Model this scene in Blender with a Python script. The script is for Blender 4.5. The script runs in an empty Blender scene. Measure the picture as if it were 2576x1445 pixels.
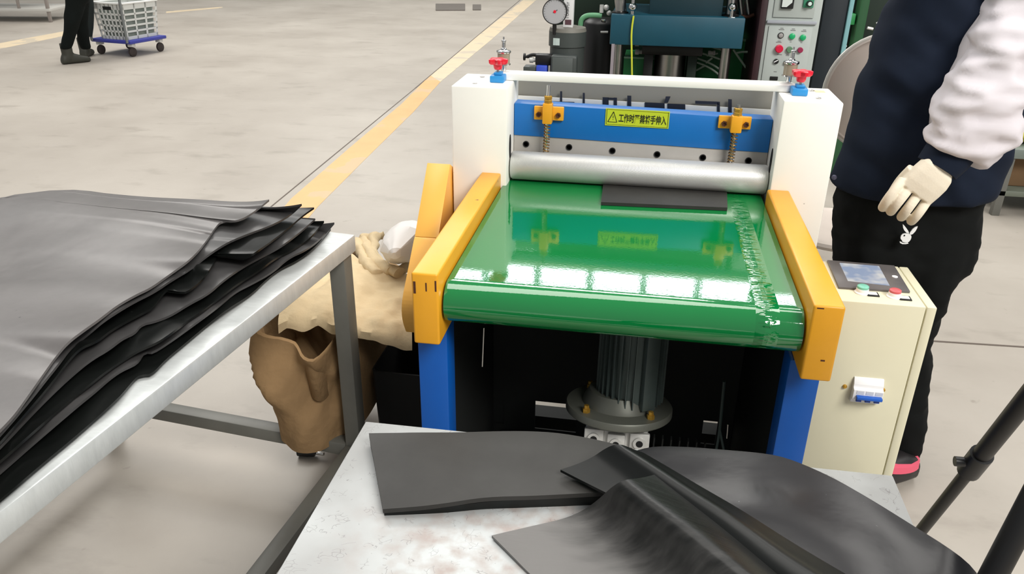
import bpy, bmesh, math, random
from mathutils import Vector, Matrix, noise

random.seed(7)
S = bpy.context.scene
COL = S.collection
PI = math.pi
V = Vector

# ---------------------------------------------------------------- camera
FPX = 1978.1
CAM = V((0.33399, -1.86104, 1.43003))
RT = V((0.98605114, 0.16603765, 0.01160368))
DN = V((0.08073819, -0.41618684, -0.90568751))
FW = V((-0.14554893, 0.89399106, -0.42378709))
cd = bpy.data.cameras.new('camera')
cam = bpy.data.objects.new('camera', cd)
COL.objects.link(cam)
cd.sensor_width = 36.0
cd.lens = 36.0 * FPX / 2576.0
cd.clip_start = 0.02
cd.clip_end = 200
m = Matrix.Identity(4)
for i in range(3):
    m[i][0] = RT[i]; m[i][1] = -DN[i]; m[i][2] = -FW[i]; m[i][3] = CAM[i]
cam.matrix_world = m
S.camera = cam


def P(u, v, **k):
    """survey helper: the point of the photographed sight line that lies on a measured plane"""
    r = RT * ((u - 1288) / FPX) + DN * ((v - 722.5) / FPX) + FW
    a, val = next(iter(k.items()))
    i = 'xyz'.index(a)
    return CAM + r * ((val - CAM[i]) / r[i])


# ---------------------------------------------------------------- world, lights, exposure
S.view_settings.view_transform = 'Standard'
S.view_settings.look = 'None'
S.view_settings.gamma = 1.0
S.view_settings.use_curve_mapping = False
S.view_settings.exposure = 0.0
W = bpy.data.worlds.new('hall_ambient')
S.world = W
W.use_nodes = True
W.node_tree.nodes['Background'].inputs[0].default_value = (0.93, 0.96, 1.0, 1)
W.node_tree.nodes['Background'].inputs[1].default_value = 0.33


def area(name, loc, target, sx, sy, power, col=(1, 0.97, 0.92)):
    l = bpy.data.lights.new(name, 'AREA')
    l.shape = 'RECTANGLE'; l.size = sx; l.size_y = sy; l.energy = power; l.color = col
    o = bpy.data.objects.new(name, l)
    COL.objects.link(o)
    o.location = loc
    d = V(target) - V(loc)
    o.rotation_euler = d.to_track_quat('-Z', 'Y').to_euler()
    return o


area('side_window_light', (3.7, -4.3, 5.4), (0.25, 0.0, 0.75), 3.2, 2.2, 520)
area('unseen_hall_light', (-0.4, 1.0, 6.2), (-0.2, 0.8, 0), 5.5, 2.4, 190)
area('unseen_hall_light', (-5.5, 5.5, 6.4), (-5.2, 5.5, 0), 6.0, 3.0, 400)  # unseen area light put in for the far floor
area('unseen_hall_light', (-2.5, 12.5, 9.2), (-2.5, 12.0, 0), 9.0, 4.0, 900)  # another unseen light for the far floor, raised clear of the belt's reflection
area('unseen_hall_light', (4.0, 4.0, 6.2), (3.0, 3.4, 0), 5.0, 2.5, 230)


# ---------------------------------------------------------------- materials
def lin(c):
    def f(x):
        x /= 255.0
        return x / 12.92 if x <= 0.04045 else ((x + 0.055) / 1.055) ** 2.4
    return (f(c[0]), f(c[1]), f(c[2]), 1.0)


MATS = {}


def mat(name, rgb, rough=0.5, metal=0.0, var=0.0, vscale=6.0, bump=0.0, bscale=80.0, spec=0.5,
        wear=None, wscale=30.0, wlim=0.68, coat=0.0, stretch=None, emit=None, trans=0.0):
    if name in MATS:
        return MATS[name]
    M = bpy.data.materials.new(name)
    M.use_nodes = True
    N = M.node_tree.nodes; L = M.node_tree.links
    b = N['Principled BSDF']
    b.inputs['Base Color'].default_value = lin(rgb)
    b.inputs['Roughness'].default_value = rough
    b.inputs['Metallic'].default_value = metal
    b.inputs['Specular IOR Level'].default_value = spec
    b.inputs['Coat Weight'].default_value = coat
    b.inputs['Transmission Weight'].default_value = trans
    if emit:
        b.inputs['Emission Color'].default_value = lin(emit[0])
        b.inputs['Emission Strength'].default_value = emit[1]
    tc = N.new('ShaderNodeTexCoord')
    mp = N.new('ShaderNodeMapping')
    if stretch:
        mp.inputs['Scale'].default_value = stretch
    L.new(tc.outputs['Object'], mp.inputs['Vector'])
    col = None
    if var > 0:
        n = N.new('ShaderNodeTexNoise')
        n.inputs['Scale'].default_value = vscale
        n.inputs['Detail'].default_value = 6
        n.inputs['Roughness'].default_value = 0.65
        L.new(mp.outputs[0], n.inputs['Vector'])
        r = N.new('ShaderNodeMapRange')
        r.inputs[1].default_value = 0.3; r.inputs[2].default_value = 0.7
        r.inputs[3].default_value = 1 - var; r.inputs[4].default_value = 1 + var * 0.5
        L.new(n.outputs['Fac'], r.inputs[0])
        hs = N.new('ShaderNodeHueSaturation')
        hs.inputs['Color'].default_value = lin(rgb)
        L.new(r.outputs[0], hs.inputs['Value'])
        L.new(hs.outputs[0], b.inputs['Base Color'])
        col = hs.outputs[0]
    if wear:
        n2 = N.new('ShaderNodeTexNoise')
        n2.inputs['Scale'].default_value = wscale
        n2.inputs['Detail'].default_value = 3
        L.new(mp.outputs[0], n2.inputs['Vector'])
        r2 = N.new('ShaderNodeMapRange')
        r2.inputs[1].default_value = wlim; r2.inputs[2].default_value = wlim + 0.03
        L.new(n2.outputs['Fac'], r2.inputs[0])
        mx = N.new('ShaderNodeMix')
        mx.data_type = 'RGBA'
        L.new(r2.outputs[0], mx.inputs[0])
        if col:
            L.new(col, mx.inputs[6])
        else:
            mx.inputs[6].default_value = lin(rgb)
        mx.inputs[7].default_value = lin(wear)
        L.new(mx.outputs[2], b.inputs['Base Color'])
    if bump > 0:
        n3 = N.new('ShaderNodeTexNoise')
        n3.inputs['Scale'].default_value = bscale
        n3.inputs['Detail'].default_value = 4
        L.new(mp.outputs[0], n3.inputs['Vector'])
        bp = N.new('ShaderNodeBump')
        bp.inputs['Strength'].default_value = bump
        bp.inputs['Distance'].default_value = 0.01
        L.new(n3.outputs['Fac'], bp.inputs['Height'])
        L.new(bp.outputs[0], b.inputs['Normal'])
    MATS[name] = M
    return M


white_paint = mat('white_enamel', (248, 246, 238), 0.45, var=0.03, vscale=5, wear=(70, 66, 62), wscale=26, wlim=0.745)
white_bar = mat('white_bar_enamel', (240, 239, 234), 0.35)
yellow_paint = mat('yellow_enamel', (232, 164, 36), 0.38, var=0.06, vscale=7, wear=(70, 34, 10), wscale=24, wlim=0.75)
orange_paint = mat('orange_enamel', (246, 186, 86), 0.32, var=0.05, vscale=4)
blue_paint = mat('blue_enamel', (2, 106, 184), 0.42, var=0.08, vscale=6)
blue_leg = mat('blue_frame_enamel', (0, 82, 168), 0.45, var=0.08, vscale=6)
cyan_paint = mat('light_blue_enamel', (40, 140, 205), 0.4)
blade_steel = mat('ground_steel', (178, 174, 168), 0.42, metal=0.3, var=0.08, vscale=9)
steel = mat('steel', (176, 174, 170), 0.3, metal=1.0, var=0.08, vscale=20)
chrome = mat('chrome', (215, 215, 213), 0.12, metal=1.0)
brass = mat('zinc_yellow_steel', (206, 160, 66), 0.35, metal=0.7, var=0.15, vscale=60)
rust = mat('rusty_bolt', (84, 44, 22), 0.7, var=0.3, vscale=200)
dark_hole = mat('dark_bore', (10, 10, 10), 0.8)
spring_mat = mat('dull_spring_steel', (140, 112, 70), 0.45, metal=0.7)
dark_panel = mat('dark_green_panel', (10, 15, 14), 0.7, var=0.2, vscale=10)
red_plastic = mat('red_plastic', (226, 26, 52), 0.3)
cream = mat('cream_powder_coat', (219, 214, 186), 0.42, var=0.03, vscale=4)
black_plastic = mat('black_plastic', (22, 23, 24), 0.4)
grey_plastic = mat('grey_plastic', (150, 148, 146), 0.5)
bezel_mat = mat('grey_bezel', (96, 92, 92), 0.3, var=0.15, vscale=20)
white_plastic = mat('white_plastic', (236, 236, 236), 0.4)
blue_plastic = mat('blue_plastic', (26, 92, 190), 0.4)
green_cap = mat('pale_green_cap', (120, 190, 168), 0.35)
red_cap = mat('pale_red_cap', (208, 96, 100), 0.35)
motor_grey = mat('motor_casting', (74, 86, 84), 0.5, metal=0.3, var=0.15, vscale=20)
alu = mat('cast_aluminium', (210, 210, 206), 0.42, metal=0.3, var=0.12, vscale=40)
galv = mat('galvanised_sheet', (216, 220, 219), 0.32, metal=0.35, var=0.10, vscale=14, stretch=(1.0, 4.0, 1.0), bump=0.05, bscale=30)
grey_tube = mat('grey_painted_tube', (104, 104, 98), 0.45, var=0.1, vscale=10)
black_metal = mat('black_powder_coat', (13, 12, 12), 0.45)
canvas = mat('beige_canvas', (205, 185, 150), 0.9, var=0.12, vscale=9, bump=0.35, bscale=40, spec=0.1)
canvas_dark = mat('shaded_canvas', (150, 122, 88), 0.9, var=0.18, vscale=7, bump=0.35, bscale=40, spec=0.1)  # the same canvas with its shadow put into the brown
white_sheet = mat('white_plastic_film', (228, 224, 220), 0.45, var=0.05, vscale=10)
navy = mat('navy_cloth', (23, 31, 46), 0.85, var=0.15, vscale=12, spec=0.15)
black_cloth = mat('black_cloth', (15, 17, 17), 0.85, var=0.15, vscale=10, spec=0.15)
grey_cloth = mat('light_grey_cloth', (214, 208, 212), 0.85, var=0.05, vscale=8, spec=0.15)
glove_mat = mat('cream_knit_glove', (236, 226, 206), 0.9, var=0.05, vscale=30, bump=0.07, bscale=300, spec=0.1)
skin = mat('skin', (196, 148, 120), 0.5)
hair_mat = mat('black_hair', (18, 15, 14), 0.6)
shoe_mat = mat('black_shoe_leather', (36, 33, 34), 0.45, var=0.2, vscale=30)
pink = mat('pink_ribbon', (226, 92, 116), 0.6)
teal = mat('teal_enamel', (14, 74, 92), 0.5, var=0.15, vscale=5)
teal_dark = mat('dark_teal_enamel', (10, 48, 58), 0.55, var=0.2, vscale=5)
teal_light = mat('pale_teal_enamel', (120, 168, 172), 0.5)
green_paint = mat('green_enamel', (40, 140, 76), 0.45, var=0.15, vscale=5)
green_dark = mat('dark_green_enamel', (10, 36, 22), 0.55, var=0.2, vscale=5)
green_light = mat('green_highlight', (142, 190, 156), 0.45)
maroon = mat('maroon_enamel', (46, 18, 24), 0.5, var=0.25, vscale=8)
cab_grey = mat('pale_grey_enamel', (176, 184, 180), 0.45, var=0.03, vscale=5)
cab_side = mat('dark_navy_enamel', (14, 26, 34), 0.5, var=0.2, vscale=6)
motor_dark = mat('dark_grey_casting', (66, 72, 70), 0.5, var=0.12, vscale=12)
cap_grey = mat('dusty_grey_cap', (118, 116, 108), 0.55, var=0.1, vscale=12)
hose_green = mat('green_hose', (96, 152, 112), 0.4)
hose_grey = mat('grey_hose', (176, 194, 176), 0.4)
hose_yellow = mat('yellow_tube', (206, 214, 60), 0.4)
label_yellow = mat('lime_yellow_print', (190, 205, 44), 0.4)
ink = mat('black_ink', (34, 40, 8), 0.6)
ink_dark = mat('dark_print', (34, 38, 52), 0.6)
ink_grey = mat('grey_print', (112, 112, 112), 0.6)
basket_mat = mat('white_crate_plastic', (210, 212, 208), 0.5, var=0.04, vscale=6)
deck_blue = mat('blue_deck_plastic', (56, 62, 150), 0.45, var=0.08, vscale=10)
tyre = mat('dark_rubber_tyre', (52, 44, 42), 0.7)
boot_mat = mat('dark_boot_leather', (54, 54, 46), 0.6, var=0.15, vscale=20)
yellow_cloth = mat('yellow_sack', (214, 204, 52), 0.6, var=0.08, vscale=12)
cardboard = mat('brown_cardboard', (112, 86, 58), 0.8, var=0.1, vscale=10)
chair_shell = mat('grey_moulded_shell', (212, 200, 190), 0.35, var=0.06, vscale=5)
chair_rim = mat('pale_shell_rim', (214, 210, 202), 0.25)


def rubber(name, rgb, rough, spec=0.4, streak=None):
    M = mat(name, rgb, rough, var=0.3, vscale=5, spec=spec, wear=(58, 60, 60), wscale=95, wlim=0.74, stretch=streak, bump=0.06, bscale=18)
    return M


rubber_top = rubber('sheen_grey_rubber', (99, 96, 95), 0.34)  # grey base stands in for the sheen of the top sheet
rubber_mid = rubber('dark_grey_rubber', (66, 65, 65), 0.40)
rubber_blk = rubber('black_rubber', (18, 20, 19), 0.34, 0.28)
rubber_gloss = rubber('shiny_black_rubber', (20, 19, 22), 0.26, 0.3)
rubber_slab = rubber('matt_grey_rubber', (52, 51, 49), 0.46, 0.25)
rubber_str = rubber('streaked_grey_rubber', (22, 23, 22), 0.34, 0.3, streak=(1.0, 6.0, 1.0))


def sheen_end(M, px, py, dx, dy, w0, w1, rgb):
    """sheen painted on the end of a strip: a pale patch bounded by a line on the sheet, broken up by noise"""
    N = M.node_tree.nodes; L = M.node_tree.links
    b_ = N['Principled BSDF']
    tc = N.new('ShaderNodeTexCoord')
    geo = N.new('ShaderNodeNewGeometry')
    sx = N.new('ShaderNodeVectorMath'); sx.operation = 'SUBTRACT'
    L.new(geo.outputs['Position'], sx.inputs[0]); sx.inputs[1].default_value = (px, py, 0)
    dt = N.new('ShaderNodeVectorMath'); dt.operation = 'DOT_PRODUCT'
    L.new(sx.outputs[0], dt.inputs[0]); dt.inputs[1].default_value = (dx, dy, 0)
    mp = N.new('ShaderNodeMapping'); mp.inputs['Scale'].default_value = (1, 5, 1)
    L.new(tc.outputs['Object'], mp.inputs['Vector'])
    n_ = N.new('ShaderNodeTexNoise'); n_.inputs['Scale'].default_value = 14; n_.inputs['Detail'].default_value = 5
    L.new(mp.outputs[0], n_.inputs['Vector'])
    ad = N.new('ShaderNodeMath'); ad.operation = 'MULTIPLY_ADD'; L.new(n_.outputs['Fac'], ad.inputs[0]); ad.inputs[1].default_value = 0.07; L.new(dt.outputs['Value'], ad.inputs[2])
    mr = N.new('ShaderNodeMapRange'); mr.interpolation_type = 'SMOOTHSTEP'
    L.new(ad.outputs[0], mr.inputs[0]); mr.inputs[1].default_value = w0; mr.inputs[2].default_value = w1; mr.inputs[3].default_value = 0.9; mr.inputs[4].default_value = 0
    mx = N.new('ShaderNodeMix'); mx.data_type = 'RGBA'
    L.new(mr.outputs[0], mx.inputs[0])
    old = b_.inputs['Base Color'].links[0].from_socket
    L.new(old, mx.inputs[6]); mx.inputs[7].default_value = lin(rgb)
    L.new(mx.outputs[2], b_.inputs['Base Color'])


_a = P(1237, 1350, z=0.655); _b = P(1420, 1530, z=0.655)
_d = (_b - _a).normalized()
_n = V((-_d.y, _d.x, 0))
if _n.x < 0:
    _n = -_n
sheen_end(rubber_str, _a.x, _a.y, _n.x, _n.y, 0.09, 0.19, (112, 110, 108))  # paints the sheen of the flat end over a darkened base


def floor_mat():
    M = bpy.data.materials.new('polished_concrete')
    M.use_nodes = True
    N = M.node_tree.nodes; L = M.node_tree.links
    b = N['Principled BSDF']
    tc = N.new('ShaderNodeTexCoord')

    def ns(scale, det, st=(1, 1, 1)):
        mp = N.new('ShaderNodeMapping'); mp.inputs['Scale'].default_value = st
        L.new(tc.outputs['Object'], mp.inputs['Vector'])
        n = N.new('ShaderNodeTexNoise'); n.inputs['Scale'].default_value = scale
        n.inputs['Detail'].default_value = det; n.inputs['Roughness'].default_value = 0.6
        L.new(mp.outputs[0], n.inputs['Vector'])
        return n.outputs['Fac']
    cr = N.new('ShaderNodeValToRGB')
    cr.color_ramp.elements[0].position = 0.3; cr.color_ramp.elements[0].color = lin((158, 150, 140))
    cr.color_ramp.elements[1].position = 0.68; cr.color_ramp.elements[1].color = lin((180, 173, 163))
    L.new(ns(0.9, 8), cr.inputs[0])
    r = N.new('ShaderNodeMapRange')
    r.inputs[1].default_value = 0.56; r.inputs[2].default_value = 0.72
    r.inputs[3].default_value = 0.0; r.inputs[4].default_value = 0.42
    L.new(ns(2.6, 6, (1, 2.0, 1)), r.inputs[0])
    mx = N.new('ShaderNodeMix'); mx.data_type = 'RGBA'
    L.new(r.outputs[0], mx.inputs[0]); L.new(cr.outputs[0], mx.inputs[6])
    mx.inputs[7].default_value = lin((128, 120, 110))
    r2 = N.new('ShaderNodeMapRange')
    r2.inputs[1].default_value = 0.70; r2.inputs[2].default_value = 0.76; r2.inputs[4].default_value = 0.5
    L.new(ns(11, 3), r2.inputs[0])
    mx2 = N.new('ShaderNodeMix'); mx2.data_type = 'RGBA'
    L.new(r2.outputs[0], mx2.inputs[0]); L.new(mx.outputs[2], mx2.inputs[6])
    mx2.inputs[7].default_value = lin((130, 120, 108))
    L.new(mx2.outputs[2], b.inputs['Base Color'])
    b.inputs['Roughness'].default_value = 0.42
    return M


def belt_mat():
    M = mat('green_pvc_belt', (4, 116, 54), 0.05, var=0.05, vscale=3, spec=0.9)
    N = M.node_tree.nodes; L = M.node_tree.links
    b = N['Principled BSDF']
    b.inputs['IOR'].default_value = 1.6
    tc = N.new('ShaderNodeTexCoord')
    sx = N.new('ShaderNodeSeparateXYZ'); L.new(tc.outputs['Object'], sx.inputs[0])
    # ripple band of the belt's welded edge
    d = N.new('ShaderNodeMath'); d.operation = 'SUBTRACT'; L.new(sx.outputs[0], d.inputs[0]); d.inputs[1].default_value = 0.255
    a = N.new('ShaderNodeMath'); a.operation = 'ABSOLUTE'; L.new(d.outputs[0], a.inputs[0])
    mr = N.new('ShaderNodeMapRange'); L.new(a.outputs[0], mr.inputs[0])
    mr.inputs[1].default_value = 0.004; mr.inputs[2].default_value = 0.020; mr.inputs[3].default_value = 1; mr.inputs[4].default_value = 0
    mp = N.new('ShaderNodeMapping'); mp.inputs['Scale'].default_value = (0.5, 1.4, 1.4)
    L.new(tc.outputs['Object'], mp.inputs['Vector'])
    n = N.new('ShaderNodeTexNoise'); n.inputs['Scale'].default_value = 55; n.inputs['Detail'].default_value = 2
    L.new(mp.outputs[0], n.inputs['Vector'])
    mu = N.new('ShaderNodeMath'); mu.operation = 'MULTIPLY'; L.new(n.outputs['Fac'], mu.inputs[0]); L.new(mr.outputs[0], mu.inputs[1])
    n2 = N.new('ShaderNodeTexNoise'); n2.inputs['Scale'].default_value = 160; n2.inputs['Detail'].default_value = 2
    L.new(tc.outputs['Object'], n2.inputs['Vector'])
    m2 = N.new('ShaderNodeMath'); m2.operation = 'MULTIPLY_ADD'; L.new(n2.outputs['Fac'], m2.inputs[0]); m2.inputs[1].default_value = 0.008; L.new(mu.outputs[0], m2.inputs[2])
    bp = N.new('ShaderNodeBump'); bp.inputs['Strength'].default_value = 0.8; bp.inputs['Distance'].default_value = 0.008
    L.new(m2.outputs[0], bp.inputs['Height']); L.new(bp.outputs[0], b.inputs['Normal'])
    return M


def knurl_mat():
    M = mat('knurled_steel', (206, 206, 203), 0.42, metal=0.45, var=0.08, vscale=12)
    N = M.node_tree.nodes; L = M.node_tree.links
    b = N['Principled BSDF']
    tc = N.new('ShaderNodeTexCoord')
    mp = N.new('ShaderNodeMapping'); mp.inputs['Rotation'].default_value = (0.0, 0.9, 0.8)
    L.new(tc.outputs['Object'], mp.inputs['Vector'])
    w = N.new('ShaderNodeTexWave'); w.inputs['Scale'].default_value = 210; w.inputs['Distortion'].default_value = 0.3
    L.new(mp.outputs[0], w.inputs['Vector'])
    bp = N.new('ShaderNodeBump'); bp.inputs['Strength'].default_value = 0.3; bp.inputs['Distance'].default_value = 0.0006
    L.new(w.outputs['Fac'], bp.inputs['Height']); L.new(bp.outputs[0], b.inputs['Normal'])
    return M


def scratched_white():
    M = bpy.data.materials.new('scratched_white_tabletop')
    M.use_nodes = True
    N = M.node_tree.nodes; L = M.node_tree.links
    b = N['Principled BSDF']
    tc = N.new('ShaderNodeTexCoord')
    n = N.new('ShaderNodeTexNoise'); n.inputs['Scale'].default_value = 3.2; n.inputs['Detail'].default_value = 5
    L.new(tc.outputs['Object'], n.inputs['Vector'])
    cr = N.new('ShaderNodeValToRGB')
    cr.color_ramp.elements[0].position = 0.42; cr.color_ramp.elements[0].color = lin((156, 157, 156))
    cr.color_ramp.elements[1].position = 0.62; cr.color_ramp.elements[1].color = lin((186, 190, 190))
    L.new(n.outputs['Fac'], cr.inputs[0])
    # brownish worn patch in the middle of the top
    sx = N.new('ShaderNodeSeparateXYZ'); L.new(tc.outputs['Object'], sx.inputs[0])
    vd = N.new('ShaderNodeVectorMath'); vd.operation = 'DISTANCE'
    L.new(tc.outputs['Object'], vd.inputs[0]); vd.inputs[1].default_value = (-0.13, 0.06, 0.65)
    mr = N.new('ShaderNodeMapRange'); L.new(vd.outputs['Value'], mr.inputs[0])
    mr.inputs[1].default_value = 0.10; mr.inputs[2].default_value = 0.27; mr.inputs[3].default_value = 0.6; mr.inputs[4].default_value = 0.0
    n4 = N.new('ShaderNodeTexNoise'); n4.inputs['Scale'].default_value = 34; n4.inputs['Detail'].default_value = 6
    L.new(tc.outputs['Object'], n4.inputs['Vector'])
    r4 = N.new('ShaderNodeMapRange'); r4.inputs[1].default_value = 0.42; r4.inputs[2].default_value = 0.7; L.new(n4.outputs['Fac'], r4.inputs[0])
    mm = N.new('ShaderNodeMath'); mm.operation = 'MULTIPLY'; L.new(r4.outputs[0], mm.inputs[0]); L.new(mr.outputs[0], mm.inputs[1])
    mx = N.new('ShaderNodeMix'); mx.data_type = 'RGBA'
    L.new(mm.outputs[0], mx.inputs[0]); L.new(cr.outputs[0], mx.inputs[6]); mx.inputs[7].default_value = lin((140, 112, 98))
    # fine scratches: edges of a distorted cell pattern, broken up by noise
    n2 = N.new('ShaderNodeTexNoise'); n2.inputs['Scale'].default_value = 9; n2.inputs['Detail'].default_value = 3
    L.new(tc.outputs['Object'], n2.inputs['Vector'])
    mv = N.new('ShaderNodeMix'); mv.data_type = 'RGBA'; mv.inputs[0].default_value = 0.25
    L.new(tc.outputs['Object'], mv.inputs[6]); L.new(n2.outputs['Color'], mv.inputs[7])
    vo = N.new('ShaderNodeTexVoronoi'); vo.feature = 'DISTANCE_TO_EDGE'; vo.inputs['Scale'].default_value = 62
    L.new(mv.outputs[2], vo.inputs['Vector'])
    lt = N.new('ShaderNodeMath'); lt.operation = 'LESS_THAN'; L.new(vo.outputs['Distance'], lt.inputs[0]); lt.inputs[1].default_value = 0.022
    n3 = N.new('ShaderNodeTexNoise'); n3.inputs['Scale'].default_value = 40; n3.inputs['Detail'].default_value = 2
    L.new(tc.outputs['Object'], n3.inputs['Vector'])
    gt = N.new('ShaderNodeMath'); gt.operation = 'GREATER_THAN'; L.new(n3.outputs['Fac'], gt.inputs[0]); gt.inputs[1].default_value = 0.56
    mu = N.new('ShaderNodeMath'); mu.operation = 'MULTIPLY'; L.new(lt.outputs[0], mu.inputs[0]); L.new(gt.outputs[0], mu.inputs[1])
    m3 = N.new('ShaderNodeMath'); m3.operation = 'MULTIPLY'; L.new(mu.outputs[0], m3.inputs[0]); m3.inputs[1].default_value = 0.5
    mx2 = N.new('ShaderNodeMix'); mx2.data_type = 'RGBA'
    L.new(m3.outputs[0], mx2.inputs[0]); L.new(mx.outputs[2], mx2.inputs[6]); mx2.inputs[7].default_value = lin((96, 92, 92))
    L.new(mx2.outputs[2], b.inputs['Base Color'])
    b.inputs['Roughness'].default_value = 0.4
    return M


# ---------------------------------------------------------------- mesh building
class MB:
    def __init__(s):
        s.bm = bmesh.new()

    def _merge(s, b2):
        me = bpy.data.meshes.new('tmp')
        b2.to_mesh(me); b2.free()
        s.bm.from_mesh(me)
        bpy.data.meshes.remove(me)
        return s

    def box(s, x0, x1, y0, y1, z0, z1, bev=0.0, seg=2):
        return s.obox(((x0 + x1) / 2, (y0 + y1) / 2, (z0 + z1) / 2), V((abs(x1 - x0) / 2, 0, 0)), V((0, abs(y1 - y0) / 2, 0)), V((0, 0, abs(z1 - z0) / 2)), bev, seg)

    def obox(s, c, ex, ey, ez, bev=0.0, seg=2):
        b = bmesh.new()
        c = V(c); ex = V(ex); ey = V(ey); ez = V(ez)
        vs = [b.verts.new(c + ex * i + ey * j + ez * k) for i in (-1, 1) for j in (-1, 1) for k in (-1, 1)]
        for f in ((0, 1, 3, 2), (4, 6, 7, 5), (0, 4, 5, 1), (2, 3, 7, 6), (0, 2, 6, 4), (1, 5, 7, 3)):
            b.faces.new([vs[i] for i in f])
        if bev > 0:
            bmesh.ops.bevel(b, geom=b.edges[:], offset=bev, segments=seg, affect='EDGES', profile=0.5)
        return s._merge(b)

    def bar(s, p0, p1, w, h, up=(0, 0, 1), bev=0.0):
        p0 = V(p0); p1 = V(p1); d = p1 - p0
        z = V(up); x = d.cross(z).normalized(); y = x.cross(d).normalized()
        return s.obox((p0 + p1) / 2, d / 2, x * (w / 2), y * (h / 2), bev)

    def prism(s, pts, vec, bev=0.0):
        b = bmesh.new()
        vec = V(vec)
        lo = [b.verts.new(V(p)) for p in pts]
        hi = [b.verts.new(V(p) + vec) for p in pts]
        n = len(pts)
        b.faces.new(lo); b.faces.new(hi[::-1])
        for i in range(n):
            b.faces.new((lo[i], hi[i], hi[(i + 1) % n], lo[(i + 1) % n]))
        if bev > 0:
            bmesh.ops.bevel(b, geom=b.edges[:], offset=bev, segments=2, affect='EDGES', profile=0.5)
        return s._merge(b)

    def loft(s, rings, cap=True, closed=True):
        b = s.bm
        R = [[b.verts.new(V(p)) for p in r] for r in rings]
        n = len(R[0])
        for a, c in zip(R, R[1:]):
            for i in range(n if closed else n - 1):
                j = (i + 1) % n
                b.faces.new((a[i], a[j], c[j], c[i]))
        if cap and closed:
            b.faces.new(R[0][::-1]); b.faces.new(R[-1])
        return s

    def tube(s, pts, r, n=10, cap=True):
        pts = [V(p) for p in pts]
        rs = [r[min(len(r) - 1, round(i * (len(r) - 1) / (len(pts) - 1)))] for i in range(len(pts))] if isinstance(r, (list, tuple)) else [r] * len(pts)
        rings = []
        t0 = (pts[1] - pts[0]).normalized()
        nx = t0.orthogonal().normalized()
        for i, p in enumerate(pts):
            a = pts[max(i - 1, 0)]; c = pts[min(i + 1, len(pts) - 1)]
            t = (c - a).normalized()
            nx = (nx - t * nx.dot(t)).normalized()
            ny = t.cross(nx)
            rings.append([p + (nx * math.cos(2 * PI * k / n) + ny * math.sin(2 * PI * k / n)) * rs[i] for k in range(n)])
        return s.loft(rings, cap)

    def lathe(s, prof, o, axis=(0, 0, 1), n=24):
        o = V(o); ax = V(axis).normalized()
        nx = ax.orthogonal().normalized(); ny = ax.cross(nx)
        rings = [[o + ax * h + (nx * math.cos(2 * PI * k / n) + ny * math.sin(2 * PI * k / n)) * max(r, 1e-5) for k in range(n)] for r, h in prof]
        return s.loft(rings, True)

    def cyl(s, p0, p1, r, n=20, r1=None):
        return s.tube([p0, p1], [r, r if r1 is None else r1], n)

    def ball(s, c, r, sc=(1, 1, 1), u=16, v=10):
        b = bmesh.new()
        bmesh.ops.create_uvsphere(b, u_segments=u, v_segments=v, radius=r)
        for q in b.verts:
            q.co = V((q.co.x * sc[0], q.co.y * sc[1], q.co.z * sc[2])) + V(c)
        return s._merge(b)

    def grid(s, rows):
        return s.loft(rows, False, False)

    def slab(s, rows, th):
        """closed sheet: the rows give its top surface, th its thickness (number or function of row, column)"""
        f = th if callable(th) else (lambda i, j: th)
        b = s.bm
        T = [[b.verts.new(V(p)) for p in r] for r in rows]
        B = [[b.verts.new(V(p) - V((0, 0, f(i, j)))) for j, p in enumerate(r)] for i, r in enumerate(rows)]
        n = len(T); q = len(T[0])
        for i in range(n - 1):
            for j in range(q - 1):
                b.faces.new((T[i][j], T[i][j + 1], T[i + 1][j + 1], T[i + 1][j]))
                b.faces.new((B[i][j], B[i + 1][j], B[i + 1][j + 1], B[i][j + 1]))
        for i in range(n - 1):
            b.faces.new((T[i][0], T[i + 1][0], B[i + 1][0], B[i][0]))
            b.faces.new((T[i][-1], B[i][-1], B[i + 1][-1], T[i + 1][-1]))
        for j in range(q - 1):
            b.faces.new((T[0][j], B[0][j], B[0][j + 1], T[0][j + 1]))
            b.faces.new((T[-1][j], T[-1][j + 1], B[-1][j + 1], B[-1][j]))
        return s

    def warp(s, f):
        for q in s.bm.verts:
            q.co = f(q.co)
        return s


def origin(o):
    p = V((0, 0, 0))
    while o is not None:
        p += o.location
        o = o.parent
    return p


def obj(name, mb, M, parent=None, smooth=40, label=None):
    me = bpy.data.meshes.new(name)
    bm = mb.bm
    bmesh.ops.recalc_face_normals(bm, faces=bm.faces[:])
    off = origin(parent)
    for q in bm.verts:
        q.co -= off
    bm.to_mesh(me); bm.free()
    me.materials.append(M)
    if smooth:
        me.polygons.foreach_set('use_smooth', [True] * len(me.polygons))
        me.set_sharp_from_angle(angle=math.radians(smooth))
    o = bpy.data.objects.new(name, me)
    COL.objects.link(o)
    o.parent = parent
    if label:
        o['label'] = label
    return o


def tag(o, label, cat, group=None):
    o['label'] = label; o['category'] = cat
    if group:
        o['group'] = group
    return o


def thing(name, label, cat, loc, group=None):
    o = bpy.data.objects.new(name, None)
    o.empty_display_size = 0.05
    COL.objects.link(o)
    o.location = loc
    return tag(o, label, cat, group)


def solo(name, mb, M, label, cat, group=None, smooth=40, loc=None):
    """a thing that is one mesh; its origin is put at its base"""
    bm = mb.bm
    if loc is None:
        n = len(bm.verts)
        loc = V((sum(q.co.x for q in bm.verts) / n, sum(q.co.y for q in bm.verts) / n, min(q.co.z for q in bm.verts)))
    for q in bm.verts:
        q.co -= V(loc)
    o = obj(name, mb, M, None, smooth)
    o.location = loc
    return tag(o, label, cat, group)


def struct(name, mb, M, smooth=0):
    o = obj(name, mb, M, None, smooth)
    o['kind'] = 'structure'
    return o


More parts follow.
